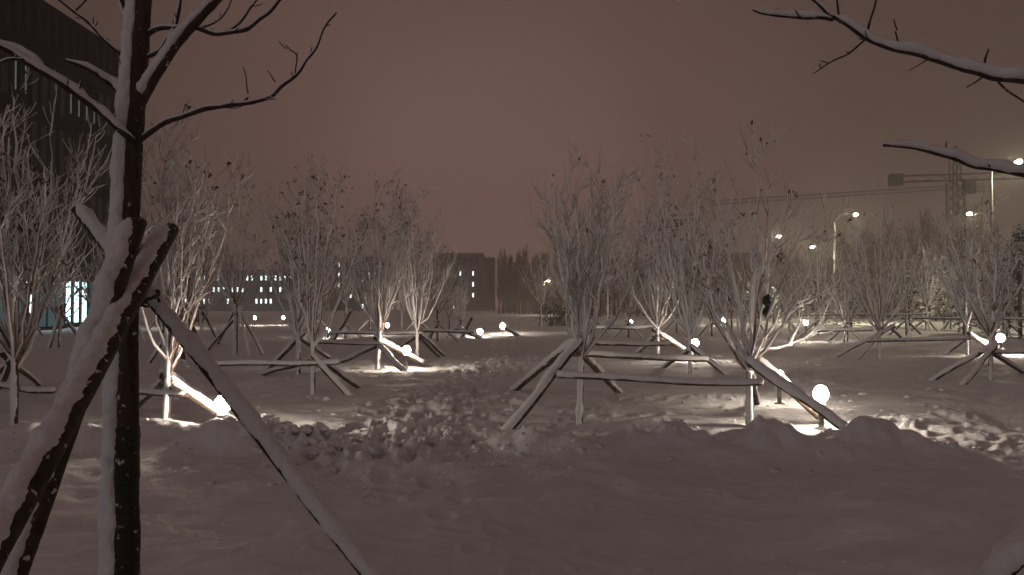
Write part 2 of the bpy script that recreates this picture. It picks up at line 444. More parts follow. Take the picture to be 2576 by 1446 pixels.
# ------------------------------------------------------------------ bollard lamps
def make_globe_mesh(r, tall):
    mb = MB(); prof = []
    for i in range(10):
        t = math.pi * i / 9
        prof.append((max(1e-4, r * math.sin(t)), -r * tall * math.cos(t)))
    mb.lathe(prof, 14)
    return mb.mesh('globe', M['globe'])
def lamp(xd, yd_base, label, r=0.085, tall=1.0, hgt=0.42, tilt=0.0, depth=None, mat='globe'):
    if depth is None:
        p = G(xd, yd_base)
    else:
        p = W(xd, yd_base, depth); p[2] = 0
    z = gz(p[0], p[1])
    root = empty('bollard_lamp', (p[0], p[1], z - 0.03), label, 'lamp', 'low globe lamps among the trees')
    root.rotation_euler = (0, tilt, 0)
    b = MB(); b.lathe([(0.001, 0.0), (0.085, 0.0), (0.085, 0.035), (0.06, 0.05), (0.034, 0.055), (0.034, hgt - 0.07), (0.034, hgt - 0.06)], 16)
    b.obj('post', M['metal'], root)
    c = MB(); c.lathe([(0.036, hgt - 0.075), (0.062, hgt - 0.06), (0.066, hgt - 0.03), (0.05, hgt - 0.005), (0.001, hgt)], 16)
    c.obj('collar', M['metal'], root)
    g = link('globe', make_globe_mesh(r, tall), root, (0, 0, hgt + r * tall * 0.93))
    g.data.materials[0] = M[mat]
    return root

lamp(2065, 1083, 'brightest near lamp with tall oval globe, right of the tree behind the snow ridge', 0.09, 1.25, 0.36)
lamp(560, 1105, 'glowing lamp behind the left snow ridge, at the foot of a bright prop', 0.095, 1.05, 0.29)
lamp(1022, 930, 'glowing lamp in front of the small lit tree left of the trampled track', 0.10, 1.05, 0.42)
lamp(1748, 915, 'round lamp between the two right-hand trees, above the long rail', 0.10, 1.0, 0.46)
lamp(1960, 1015, 'lamp mostly hidden behind the snowy prop of the right foreground tree', 0.07, 1.0, 0.43)
lamp(2517, 903, 'round lamp near the right edge of the picture', 0.115, 1.0, 0.45)
lamp(1207, 848, 'lamp half sunk in a snow heap left of the clearing, with lit snow below', 0.13, 1.0, 0.20)
lamp(1264, 842, 'lamp standing alone in the central clearing beside a low snow bank', 0.13, 1.2, 0.34)
lamp(1586, 826, 'small distant lamp behind the brushy tree right of the clearing', 0.13, 1.0, 0.25)
lamp(1822, 822, 'small distant lamp seen through the right-hand trees', 0.17, 0.85, 0.40)
lamp(974, 843, 'small distant lamp glimpsed through the twigs of the lit tree', 0.09, 1.3, 0.42)
lamp(825, 850, 'small distant lamp beside the steep bright prop on the left', 0.08, 1.3, 0.34)
lamp(456, 828, 'small distant lamp behind the trees next to the near trunk', 0.12, 1.2, 0.60)
lamp(712, 818, 'tiny far lamp in front of the cool-lit low building', 0.11, 1.3, 0.55)
lamp(641, 818, 'tiny far lamp behind the tall tripod left of centre', 0.10, 1.3, 0.50)
lamp(2027, 860, 'lamp added far behind the curled low branch of the right foreground tree, standing for a lit pole end', 0.10, 1.3, 0.72)  # added lamp: its glow stands for a lit pole end

# ------------------------------------------------------------------ saplings
UPW = np.array([-0.20, -0.42, 0.9])
def unit(v):
    return v / (np.linalg.norm(v, axis=-1)[..., None] + 1e-12)
def sprouts(g, base, tan, length, ang, n, curl):
    a = g.normal(0, 1, tan.shape); a = unit(a - (a * tan).sum(-1)[:, None] * tan)
    d = tan * np.cos(ang)[:, None] + a * np.sin(ang)[:, None]
    d[:, 2] = np.where(d[:, 2] < 0.05, 0.1 + 0.3 * g.random(len(d)), d[:, 2]); d = unit(d)
    P = [base]
    for q in range(n - 1):
        P.append(P[-1] + d * (length / (n - 1))[:, None])
        d = unit(d + np.array([0, 0, curl / (n - 1)]) + g.normal(0, 0.10, d.shape))
    return np.stack(P, 1)
def snow_batch(g, mb, P, R, k, thick, frac):
    keep = g.random(len(P)) < frac
    P, R = P[keep], R[keep]
    if not len(P): return
    T = unit(np.gradient(P, axis=1))
    w = unit(UPW - (T @ UPW)[..., None] * T)
    rs = (R * 0.8 + thick * 0.5) * (1 + 0.35 * g.normal(0, 1, R.shape)).clip(0.3, 1.8)
    mb.tubes(P + w * (R * 0.5 + thick * 0.35)[..., None], rs, k)
def gen_tree(seed, fork=0.85, H=3.5, spread=0.7, n_main=11, trunk_r=0.045, n_sub=8, n_twig=5, snow=1.0, leaf=0, lean=0.0, upness=1.0, custom=None, custom_r=0.028, fine=1.0):
    g = np.random.default_rng(seed)
    trunk, crown, frost, leaves = MB(), MB(), MB(), MB()
    tp = smooth_path([(0, 0, -0.12), (lean * .1, 0.01, fork * .5), (lean * .25, 0, fork + 0.12)], 0.06)
    tr = np.linspace(trunk_r, trunk_r * .8, len(tp))
    trunk.tube(tp, tr, 10, 0.12, 0.05, seed)
    top = tp[-1]
    frost.tube(snow_axis(tp, tr, (-0.35, -0.8, 0.4), tr * 0.40), tr * 0.93 * (1 + 0.10 * g.normal(0, 1, len(tp))), 12, 0.3, 0.05, seed + 2)
    n = 12; t = np.linspace(0, 1, n)
    MP = []
    for m_ in range(n_main):
        az = 2 * math.pi * (m_ + g.uniform(-.35, .35)) / n_main
        rr = spread * g.uniform(0.25, 1.0) if m_ else 0.08
        hh = (H - fork) * (g.uniform(0.62, 0.99) if m_ else 1.0) * (1 - 0.18 * (rr / spread) ** 2)
        z0 = top[2] - g.uniform(0, 0.28)
        b0 = np.array([np.interp(z0, tp[:, 2], tp[:, 0]), 0, z0])
        rad = rr * (t ** g.uniform(0.55, 0.85))
        wob = np.cumsum(g.normal(0, 0.022, (n, 2)), 0); wob -= wob[0]
        MP.append(np.stack([b0[0] + rad * math.cos(az) + wob[:, 0] + lean * t * .5, b0[1] + rad * math.sin(az) + wob[:, 1], z0 + hh * (t ** 0.95)], -1))
    MP = np.array(MP); HH = MP[:, -1, 2] - MP[:, 0, 2]
    MR = np.linspace(0.018, 0.0025, n)[None, :] * g.uniform(0.8, 1.15, n_main)[:, None] * fine
    crown.tubes(MP, MR, 5); snow_batch(g, frost, MP, MR, 5, 0.010 * snow * fine, 1.0)
    MT = unit(np.gradient(MP, axis=1))
    def children(P, T, cnt, lo, hi):
        ip = np.repeat(np.arange(len(P)), cnt); ii = g.integers(lo, hi, len(ip))
        return ip, ii, P[ip, ii], T[ip, ii]
    ip, ii, b0, t0 = children(MP, MT, n_sub, 3, n)
    f = ii / (n - 1)
    L = HH[ip] * g.uniform(0.12, 0.36, len(ip)) * (1.05 - 0.45 * f)
    SP_ = sprouts(g, b0, t0, L, g.uniform(0.38, 0.95, len(ip)), 6, 0.65 * upness)
    SR = (0.0060 * (1.1 - .5 * f))[:, None] * np.linspace(1, .34, 6)[None, :] * fine
    if custom:
        for C in custom:
            P = smooth_path(C, 0.07); R = np.linspace(custom_r, custom_r * 0.4, len(P))
            crown.tube(P, R, 6)
            frost.tube(snow_axis(P, R, (.1, -.3, 1.0), R * .55), R * 1.2 * (1 + .2 * g.normal(0, 1, len(P))).clip(.4, 1.5), 6)
            T = unit(np.gradient(P, axis=0)); q = g.integers(2, len(P), 5)
            X = sprouts(g, P[q], T[q], g.uniform(.15, .45, 5), g.uniform(.5, 1.0, 5), 6, .5)
            SP_ = np.concatenate([SP_, X]); SR = np.concatenate([SR, np.tile(np.linspace(.006, .002, 6), (5, 1))])
    crown.tubes(SP_, SR, 4); snow_batch(g, frost, SP_, SR, 4, 0.0060 * snow * fine, .82)
    ip, ii, b0, t0 = children(SP_, unit(np.gradient(SP_, axis=1)), n_twig, 1, 6)
    TP_ = sprouts(g, b0, t0, g.uniform(0.10, 0.36, len(ip)), g.uniform(0.3, 0.8, len(ip)), 4, 0.6 * upness)
    TR_ = np.tile(np.linspace(.0027, .0013, 4) * fine, (len(ip), 1))
    crown.tubes(TP_, TR_, 3); snow_batch(g, frost, TP_, TR_, 3, 0.0045 * snow * fine, .52)
    if leaf:
        leaf = int(leaf * .45)
        E = np.concatenate([SP_[:, -1], TP_[:, -1], MP[:, -1]])
        hi = np.argsort(-E[:, 2])[:max(10, len(E) // 2)]
        for q in np.where(g.random(leaf) < .6, g.choice(hi, leaf), g.integers(0, len(E), leaf)):
            for _ in range(int(g.integers(2, 6)) if g.random() < .45 else 1):
                c = E[q] + g.normal(0, 0.018, 3) - [0, 0, 0.02]
                u = g.normal(0, 1, 3); u /= np.linalg.norm(u); v = np.cross(u, g.normal(0, 1, 3)); v /= np.linalg.norm(v)
                w2 = np.cross(u, v) * 0.35; z = g.uniform(0.018, 0.038)
                leaves.add([c - u * z, c + v * z * .6 + w2 * z, c + u * z, c - v * z * .6 + w2 * z], t=[(0, 1, 2), (0, 2, 3)])
    return trunk, crown, frost, leaves
def tree_meshes(*a, **k):
    t, c, f, l = gen_tree(*a, **k)
    return (t.mesh('trunk', M['bark']), c.mesh('crown', M['twig']), f.mesh('snow_coat', M['snow_fluff']), l.mesh('withered_leaves', M['leaf'], False) if l.n else None)
def place_tree(meshes, p, label, group, rot=0.0, sc=1.0, name='sapling'):
    root = empty(name, (p[0], p[1], gz(p[0], p[1])), label, 'tree', group)
    root.rotation_euler = (0, 0, rot); root.scale = (sc, sc, sc)
    link('trunk', meshes[0], root); cr = link('crown', meshes[1], root)
    link('snow_coat', meshes[2], root)
    if meshes[3]:
        l = link('withered_leaves', meshes[3], cr); l['kind'] = 'stuff'
    return root
GT = 'young trees staked among the lamps'
def top_h(p, yd):        # crown height that reaches row yd at the tree's distance
    return W(0, yd, p[1])[2]

def rel(p, lst):         # custom branch points given as (xd, yd, depth offset)
    z0 = gz(p[0], p[1])
    return [W(x, y, p[1] + d) - np.array([p[0], p[1], z0]) for x, y, d in lst]

pA = G(1885, 1080); pB = G(1457, 1065); pC = G(787, 992); pD = G(950, 928); pE = G(1655, 912); pF = G(1735, 942)
pH = G(415, 1100); pI = G(35, 1088); pJ = G(2492, 962); pK = G(2212, 908); pL = G(2432, 902); pM = G(592, 897); pN = G(1050, 917); pO = G(750, 944)
cust = [rel(pA, [(1885, 925, 0), (1882, 905, .05), (1905, 870, .12), (1932, 840, .2), (1952, 805, .25), (1958, 770, .28)]),
        rel(pA, [(1890, 905, 0), (1912, 880, .15), (1955, 875, .3), (2000, 860, .35), (2035, 842, .4), (2060, 815, .4)]),
        rel(pA, [(1985, 868, .33), (1990, 850, .34), (2008, 822, .36), (2014, 803, .38), (2030, 806, .4)]),
        rel(pA, [(1888, 940, 0), (1860, 905, -.1), (1825, 850, -.2), (1795, 800, -.2), (1770, 740, -.2)])]
GEN = [  # seed, point, fork, crown top row, spread, mains, trunk radius, subs, twigs, snow, leaves, lean, label
    (1, pA, .75, 415, 1.3, 12, .048, 8, 4, 1.1, 130, .05, 'sparse right foreground tree with curling lit lower branches beside the brightest lamp'),
    (2, pB, .95, 432, 1.0, 15, .045, 9, 5, 1.55, 10, .16, 'dense pale brush-like tree with no leaves right of the clearing'),
    (3, pC, .85, 460, .95, 15, .042, 11, 6, .9, 300, 0, 'brownish tree left of centre with a crossed pair of props at its right'),
    (4, pD, .9, 450, 1.3, 16, .06, 10, 6, .95, 460, .3, 'tree with dark leaf tufts on top, lit from below by the lamp at its foot'),
    (5, pE, .95, 420, 1.4, 18, .05, 11, 5, 1.0, 320, 0, 'tree behind the right-hand rails with its trunk foot in lamplight'),
    (6, pF, .9, 430, 1.2, 17, .045, 11, 5, 1.0, 280, 0, 'leafy-tipped tree standing between the pale brush tree and the right foreground tree'),
    (7, pH, .8, 325, .85, 14, .045, 10, 5, 1.1, 90, .2, 'tree just right of the near trunk with its white foot lit by a lamp'),
    (8, pI, .85, 225, 1.35, 20, .045, 13, 6, 1.35, 320, 0, 'bushy leftmost tree with red-brown snow-coated twigs before the dark building'),
    (9, pJ, .9, 545, 1.1, 13, .045, 8, 5, 1.0, 150, 0, 'tree at the right edge with two dark props reaching left'),
    (10, pK, .9, 530, 1.5, 15, .045, 9, 5, 1.0, 120, 0, 'broad tree beneath the double street lamp on the right'),
    (11, pL, .9, 550, 1.3, 13, .05, 9, 4, 1.0, 120, 0, 'tree behind the right-edge lamp with a lit trunk foot'),
    (12, pM, 1.5, 440, 1.6, 14, .07, 9, 5, 1.0, 160, 0, 'taller tree held by a high tripod left of centre'),
    (13, pN, .9, 490, 1.3, 17, .05, 11, 5, 1.0, 240, 0, 'tree behind the lit one, left of the clearing, with a prop slanting right'),
    (14, pO, .9, 500, 1.2, 17, .05, 11, 5, 1.0, 200, 0, 'slender tree behind the brownish one with a long prop slanting left')]
for sd, p, fk, yt, spd, nm_, trr, ns_, nt_, sw, lf, ln, lb in GEN:
    place_tree(tree_meshes(sd, fk, top_h(p, yt), spd, nm_, trr, ns_, nt_, sw, lf, ln, custom=cust if sd == 1 else None, fine=1.0 if p[1] < 15 else 1.25), p, lb, GT)

# trees further back: five growths, copied
protos = [tree_meshes(30 + i, [.95, 1.4, .9, 1.1, 1.3][i], [4.2, 4.6, 3.7, 4.4, 4.0][i], [1.5, 1.6, 1.4, 1.7, 1.5][i], [13, 12, 14, 11, 13][i], 0.055, 8, 4, 1.0, [160, 120, 200, 90, 150][i], fine=1.3) for i in range(5)]
back = []
g = np.random.default_rng(77)
fixed = [(1160, 850), (1100, 862), (505, 872), (150, 878), (240, 890), (460, 912), (870, 852), (930, 838), (2060, 850), (2330, 838), (1580, 850), (1530, 835), (2130, 862), (2280, 846), (2530, 852), (1790, 846), (1905, 852), (1985, 842), (2390, 834),
         (60, 850), (330, 860), (760, 834), (800, 842), (1010, 832), (1050, 838), (1440, 832), (1490, 842), (1640, 834), (1700, 838), (1840, 832), (2440, 843), (2220, 833), (1130, 830), (410, 843), (1360, 822)]
for i, (x, y) in enumerate(fixed):
    back.append((x, G(x, y), i))
back.sort(key=lambda a: a[0])
TOPS = {1160: 690, 1100: 640, 1360: 640, 1440: 600, 1490: 560, 1530: 520}
lefts = [b for b in back if b[0] < 1290]; rights = [b for b in back if b[0] >= 1290]
ords = ['first', 'second', 'third', 'fourth', 'fifth', 'sixth', 'seventh', 'eighth', 'ninth', 'tenth', 'eleventh', 'twelfth', 'thirteenth', 'fourteenth', 'fifteenth', 'sixteenth', 'seventeenth', 'eighteenth', 'nineteenth', 'twentieth', 'twenty-first', 'twenty-second', 'twenty-third', 'twenty-fourth']
back_pos = []
for side, lst in (('left of the clearing', lefts), ('right of the clearing', rights)):
    for k, (x, p, i) in enumerate(lst):
        H = 4.2
        want = TOPS.get(x)
        sc = g.uniform(0.9, 1.25)
        if want: sc = (W(0, want, p[1])[2]) / H
        place_tree(protos[i % 5], p, f'{ords[k]} bare tree from the left in the back rows {side}', 'bare trees in the back rows', g.uniform(0, 6.28), sc)
        back_pos.append((x, p, i))

# ------------------------------------------------------------------ props and rails
def pole_with_snow(parent, name, a, b, r, thick, cat=None, label=None, group=None, near=False, seed=0, sag=0.0, wind=(-0.12, -0.10, 1.0), taper=0.9):
    a, b = np.asarray(a, float), np.asarray(b, float)
    org = np.zeros(3)
    L = np.linalg.norm(b - a)
    if near:
        P = smooth_path([a, a * .66 + b * .34 + [0.006, 0, .004], a * .33 + b * .67 - [0.005, 0, .006], b], 0.011); k1, k2 = 16, 30
    else:
        gk = np.random.default_rng(seed + 31); P = smooth_path([a, a * .66 + b * .34 + gk.normal(0, .007, 3) * min(L, 1.5), a * .33 + b * .67 + gk.normal(0, .007, 3) * min(L, 1.5) - [0, 0, sag], b], 0.08); k1, k2 = 8, 8
    R = np.linspace(r, r * taper, len(P))
    if parent is None:
        org = a.copy()
    else:
        org = np.array(parent.location)
    mb = MB(); mb.tube(P - org, R, k1, 0.08, 0.06, seed)
    o = mb.obj(name, M['pole'], parent)
    if parent is None: o.location = Vector(org)
    off = R * 0.55 + thick * 0.40
    rs = R * 0.72 + thick * 0.52
    gg = np.random.default_rng(seed + 900)
    n = len(P)
    s = np.linspace(0, L, n)
    lump = 1 + (0.10 if near else 0.16) * vnoise(s / (0.11 if near else 0.22), s * 0 + seed * 1.7, None, 3) + (0.06 * gg.normal(0, 1, n) if not near else 0)
    if near:                                    # rounded ends of the snow load
        lump = lump * np.clip(np.minimum(s, L - s) / 0.06, 0.1, 1) ** .5
    sm = MB(); sm.tube(snow_axis(P, R, wind, off) - org, rs * lump, k2, 0.36 if near else 0.22, 0.028 if near else 0.05, seed + 7)
    sm.obj('snow_cover', M['snow_fluff'], o)
    if parent is None: tag(o, label, cat, group)
    return o
GS = 'pole supports around the young trees'
def support(p, label, props, r=0.035, thick=0.03, seed=0):
    root = empty('tree_support', (p[0], p[1], gz(p[0], p[1])), label, 'tree support', GS)
    for k, (a, b) in enumerate(props):
        pole_with_snow(root, 'prop', a, b, r, thick, seed=seed * 10 + k)
    if seed < 60:                              # wire lashing where the props meet the trunk
        c = np.mean([a * .86 + b * .14 for a, b in props[:2]], 0) - np.array(root.location); c[0] *= .3; c[1] *= .3
        an = np.linspace(0, 2 * math.pi, 15); lb_ = MB()
        for q in (0, 1):
            lb_.tube(np.stack([c[0] + .085 * np.cos(an), c[1] + .085 * np.sin(an), c[2] + .02 * np.sin(an + q) + q * .025], -1), .009, 5)
        lb_.obj('lashing', M['wrap'], root)
    return root
def Wd(x, y, d): return W(x, y, d)
def Gd(x, y):
    q = G(x, y); q[2] = gz(q[0], q[1]) - 0.05; return q
D = lambda p: p[1]
support(pA, 'snow-laden and lit props running from the right foreground tree to the brightest lamp',
        [(Wd(1878, 908, D(pA) - .05), Wd(2125, 1082, 9.15)), (Wd(1895, 900, D(pA) + .1), Wd(2062, 1052, 10.35)), (Wd(1882, 925, D(pA)), Gd(1905, 1010))], 0.045, 0.045, 1)
support(pB, 'thick snow-laden props slanting left from the pale brush-like tree',
        [(Wd(1462, 855, D(pB) - .1), Gd(1272, 1078)), (Wd(1475, 838, D(pB) + .25), Gd(1290, 985)), (Wd(1440, 870, D(pB)), Gd(1560, 985))], 0.045, 0.05, 2)
support(pC, 'crossed pair of props right of the brownish tree, one dark and one white',
        [(Wd(790, 895, D(pC) + .05), Gd(908, 976)), (Wd(786, 895, D(pC) - .05), Gd(882, 997)), (Wd(795, 900, D(pC)), Gd(655, 940))], 0.042, 0.035, 3)
support(pD, 'brightly lit props meeting at the lamp under the tufted tree',
        [(Wd(940, 848, D(pD) + .1), Wd(1062, 914, D(pD) + .5)), (Wd(952, 868, D(pD) - .1), Gd(1020, 938)), (Wd(950, 870, D(pD)), Gd(850, 915))], 0.05, 0.05, 4)
support(pE, 'lit prop slanting right above the rails towards the round lamp',
        [(Wd(1640, 828, D(pE)), Wd(1740, 893, D(pE) + .25)), (Wd(1655, 840, D(pE)), Gd(1590, 905)), (Wd(1642, 845, D(pE)), Gd(1745, 890))], 0.05, 0.05, 5)
support(pF, 'dark snowy prop falling right from the tree between the two front ones',
        [(Wd(1735, 868, D(pF)), Gd(1832, 946)), (Wd(1735, 880, D(pF)), Gd(1665, 925)), (Wd(1742, 880, D(pF) + .1), Gd(1805, 925))], 0.045, 0.04, 6)
support(pH, 'dazzlingly lit prop running down to the left lamp',
        [(Wd(405, 945, D(pH) + .05), Wd(602, 1078, 9.95)), (Wd(425, 945, D(pH)), Gd(330, 1035)), (Wd(410, 940, D(pH)), Gd(500, 985))], 0.04, 0.04, 7)
support(pI, 'crossed dark props under the leftmost bushy tree',
        [(Wd(5, 890, D(pI)), Gd(105, 975)), (Wd(60, 880, D(pI) + .2), Gd(-60, 985)), (Wd(35, 890, D(pI)), Gd(-30, 1040))], 0.035, 0.03, 8)
support(pJ, 'two dark props reaching left from the tree at the right edge',
        [(Wd(2500, 868, D(pJ)), Gd(2338, 962)), (Wd(2505, 870, D(pJ) - .1), Gd(2418, 975)), (Wd(2480, 880, D(pJ)), Gd(2580, 950))], 0.042, 0.035, 9)
support(pK, 'props spreading both ways from the broad tree under the double street lamp',
        [(Wd(2250, 820, D(pK) + .2), Gd(2088, 908)), (Wd(2215, 835, D(pK)), Gd(2148, 918)), (Wd(2195, 850, D(pK)), Wd(2250, 822, D(pK) + .3)), (Wd(2240, 826, D(pK) + .4), Gd(2278, 858))], 0.042, 0.035, 10)
support(pL, 'short lit prop beside the round lamp near the right edge',
        [(Wd(2435, 838, D(pL) - .2), Wd(2476, 868, D(pL) + .35)), (Wd(2432, 850, D(pL)), Gd(2370, 900)), (Wd(2440, 846, D(pL)), Gd(2540, 897))], 0.05, 0.045, 11)
support(pM, 'high tripod of thin poles around the taller tree left of centre',
        [(Wd(600, 770, D(pM)), Gd(662, 897)), (Wd(600, 775, D(pM) - .1), Gd(628, 900)), (Wd(596, 770, D(pM) + .2), Gd(545, 868)), (Wd(610, 778, D(pM)), Gd(520, 880))], 0.042, 0.035, 12)
support(pN, 'parallel pair of props slanting right behind the lit tree',
        [(Wd(1050, 838, D(pN)), Gd(1122, 897)), (Wd(1052, 846, D(pN) + .3), Gd(1108, 900)), (Wd(1055, 840, D(pN)), Gd(985, 885))], 0.045, 0.04, 13)
support(pO, 'long prop slanting left from the slender tree behind the brownish one',
        [(Wd(765, 838, D(pO)), Gd(660, 938)), (Wd(748, 848, D(pO)), Gd(830, 905)), (Wd(755, 840, D(pO)), Gd(700, 905))], 0.045, 0.04, 14)
# single poles leaning near the small lamps
def lone(ax, ay, ad, bx, by, bd, label, r=.045, th=.045, seed=0):
    return pole_with_snow(None, 'leaning_pole', Wd(ax, ay, ad), Wd(bx, by, bd) if bd else Gd(bx, by), r, th, 'pole', label, 'single poles leaning among the trees', seed=seed)
lone(882, 783, 30.5, 836, 860, None, 'steep bright pole leaning beside the small lamp left of the lit tree', .05, .05, 201)
lone(1272, 826, 38, 1306, 848, None, 'low lit pole end beside the lamp standing alone in the clearing', .07, .07, 202)
lone(1186, 800, 33.0, 1160, 850, None, 'short snow-laden pole above the half-sunk lamp', .06, .06, 203)
lone(1148, 828, 34.5, 1210, 850, None, 'low lit pole lying against the half-sunk lamp', .06, .07, 204)
lone(1574, 806, 44, 1604, 832, None, 'tiny lit pole beside the distant lamp right of the clearing', .07, .07, 205)
lone(2566, 655, 26, 2498, 795, None, 'tall snowy pole slanting at the right edge below the street lamp', .05, .05, 206)
lone(2440, 640, 33, 2560, 812, None, 'long thin pole leaning among the trees at the right edge', .05, .03, 207)

GR = 'horizontal rails tied between the staked trees'
def rail(ax, ay, ad, bx, by, bd, label, r=.034, th=.034, seed=0, sag=0.015):
    r, th = r * .75, th * .9
    pole_with_snow(None, 'support_rail', Wd(ax, ay, ad), Wd(bx, by, bd), r, th, 'rail', label, GR, seed=seed, sag=sag)
rail(1400, 946, 10.35, 1918, 966, 9.85, 'longest rail, low and dark-edged, from the pale brush tree to the right foreground tree', .036, .045, 301, .02)
rail(1428, 890, 10.9, 1778, 906, 12.8, 'second rail, white-topped, just above the longest one right of the clearing', .04, .05, 302)
rail(1470, 864, 16, 1682, 866, 19, 'third rail up, ending at the lit trunk right of the clearing', .045, .05, 303)
rail(1470, 828, 22, 1645, 822, 24, 'uppermost thin rail right of the clearing', .05, .045, 304)
rail(525, 918, 14.3, 852, 913, 13.9, 'rail running from the near pole to the brownish tree', .042, .042, 305)
rail(770, 860, 19.5, 958, 866, 19.2, 'rail ending at the lit tree left of the clearing', .045, .045, 306)
rail(830, 838, 24, 1062, 838, 21.5, 'thin rail behind the lit tree', .045, .04, 307)
rail(1060, 832, 22, 1190, 836, 31, 'farthest rail left of the half-sunk lamp', .05, .045, 308)
rail(-40, 968, 10.0, 135, 985, 9.8, 'rail at the left edge under the bushy tree', .036, .036, 309)
rail(330, 986, 9.6, 465, 992, 9.4, 'short rail crossing the trunk foot right of the near tree', .036, .036, 310)
rail(2050, 832, 22.5, 2192, 830, 20.2, 'short rail ending at the broad tree under the double street lamp', .045, .04, 311)
rail(2180, 858, 19.8, 2440, 852, 20.5, 'long dark rail between the two back trees on the right', .04, .035, 312)
rail(2460, 886, 16.2, 2610, 886, 16.4, 'rail leaving the picture at the right edge', .04, .035, 313)
rail(2020, 793, 34, 2330, 790, 37, 'thin rail in front of the bright snowy road', .05, .03, 314)
rail(2300, 800, 31, 2580, 802, 33, 'thin rail before the road near the right edge', .05, .03, 315)

# low frames under the back trees
for x, p, i in back_pos:
    if p[1] > 48 and i % 3: continue
    z = gz(p[0], p[1]); g2 = np.random.default_rng(500 + i)
    side = 'left' if x < 1290 else 'right'
    hh = 1.55 if (x < 760) else 0.85
    rr = 0.85 if hh > 1 else 0.95
    a0 = g2.uniform(0, 6.28)
    props = []
    for k in range(3):
        an = a0 + k * 2.094 + g2.uniform(-.2, .2)
        ta = np.array([p[0] - math.cos(an) * .10, p[1] - math.sin(an) * .10, z + hh])
        bo = np.array([p[0] + math.cos(an) * rr, p[1] + math.sin(an) * rr, z - 0.08])
        props.append((ta, bo))
    lst = lefts if side == 'left' else rights
    kk = [q[2] for q in lst].index(i)
    support(p, f'pole tripod at the {ords[kk]} back-row tree from the left, {side} of the clearing', props, 0.045, 0.03, 60 + i)

# ------------------------------------------------------------------ near tree on the left
DN = 3.4
def near_branch(parent, ctrl, r0, r1, thick, seed, wind=UPW, org=None, step=0.014, lo=0.15, gapn=0.35):
    P = smooth_path(np.array(ctrl), step) - org
    q_ = np.arange(len(P)) * step
    fade = np.clip(q_ / .08, 0, 1)[:, None]
    P = P + fade * np.stack([vnoise(q_ / .07, q_ * 0 + seed + 40 * i_, None, 17) * .0055 + vnoise(q_ / .2, q_ * 0 + seed + 40 * i_, None, 18) * .010 for i_ in range(3)], -1) * min(1, .006 / max(r1, .003))
    R = np.linspace(r0, r1, len(P)) * (1 + .30 * np.clip(vnoise(q_ / .035, q_ * 0 + seed, None, 19) - .35, 0, 1))
    b = MB(); b.tube(P, R, 10, 0.16, 0.02, seed)
    gq = np.random.default_rng(seed + 3)
    if len(P) * step > .18:
        T_ = unit(np.gradient(P, axis=0))
        ids = gq.integers(4, len(P) - 2, int(len(P) * step / .07))
        SPU = sprouts(gq, P[ids], T_[ids], gq.uniform(.012, .06, len(ids)), gq.uniform(.5, 1.1, len(ids)), 4, .3)
        b.tubes(SPU, np.tile(np.array([.0026, .0020, .0026, .0010]), (len(ids), 1)), 5)
    o = b.obj('branch', M['bark'], parent)
    if thick > 0:
        s = np.arange(len(P)) * step
        lump = (1 + gapn * vnoise(s / 0.05, s * 0 + seed, None, 13) + .25 * vnoise(s / .15, s * 0 + seed, None, 14)).clip(lo, 1.8)
        th = thick * np.linspace(1, 0.55, len(P)) * lump * np.clip(np.minimum(np.arange(len(P)), len(P) - 1 - np.arange(len(P))) / 5, .1, 1)
        sm = MB(); sm.tube(snow_axis(P, R, wind, R * .6 + th * .42), R * .45 + th * .45, 14, 0.3, 0.02, seed + 1)
        sm.obj('snow_cover', M['snow_fluff'], o)
    return o
def Wn(pts, d0=DN):
    return [W(q[0], q[1], d0 + (q[2] if len(q) > 2 else 0)) for q in pts]
base = W(318, 1446, DN); base[2] = gz(base[0], base[1]) - 0.05
near = empty('near_tree', base, 'large near tree at left with snow plastered down one side of its trunk', 'tree')
trunk_ctrl = np.array([base + [0.004, 0, 0]] + Wn([(318, 1440), (318, 1250), (320, 1080), (322, 900), (325, 740), (326, 600), (330, 480), (338, 340), (346, 220), (354, 100), (361, 0), (372, -160), (380, -330)]))
TP = smooth_path(trunk_ctrl, 0.014)
TRr = np.interp(TP[:, 2], [0, 1.0, 1.6, 2.2, 2.9, 3.6], [0.050, 0.045, 0.040, 0.037, 0.034, 0.028])
b = MB(); b.tube(TP - base, TRr, 24, 0.10, 0.05, 5)
tr = b.obj('trunk', M['bark'], near)
windt = np.array([-0.95, -0.24, 0.15])
sn = np.arange(len(TP)) * 0.014
lump = 1 + 0.12 * vnoise(sn / 0.08, sn * 0 + 2, None, 15) + 0.08 * vnoise(sn / 0.2, sn * 0 + 9, None, 16)
b = MB(); b.tube(snow_axis(TP, TRr, windt, TRr * 1.30) - base, TRr * 0.93 * lump, 40, 0.36, 0.026, 6)
b.obj('snow_cover', M['snow_fluff'], tr)
wr = W(320, 1066, DN)[2]
sel = TP[:, 2] < wr
b = MB(); b.tube(TP[sel] - base, TRr[sel] + 0.006, 24, 0.10, 0.03, 8)
b.obj('trunk_wrap', M['wrap'], near)
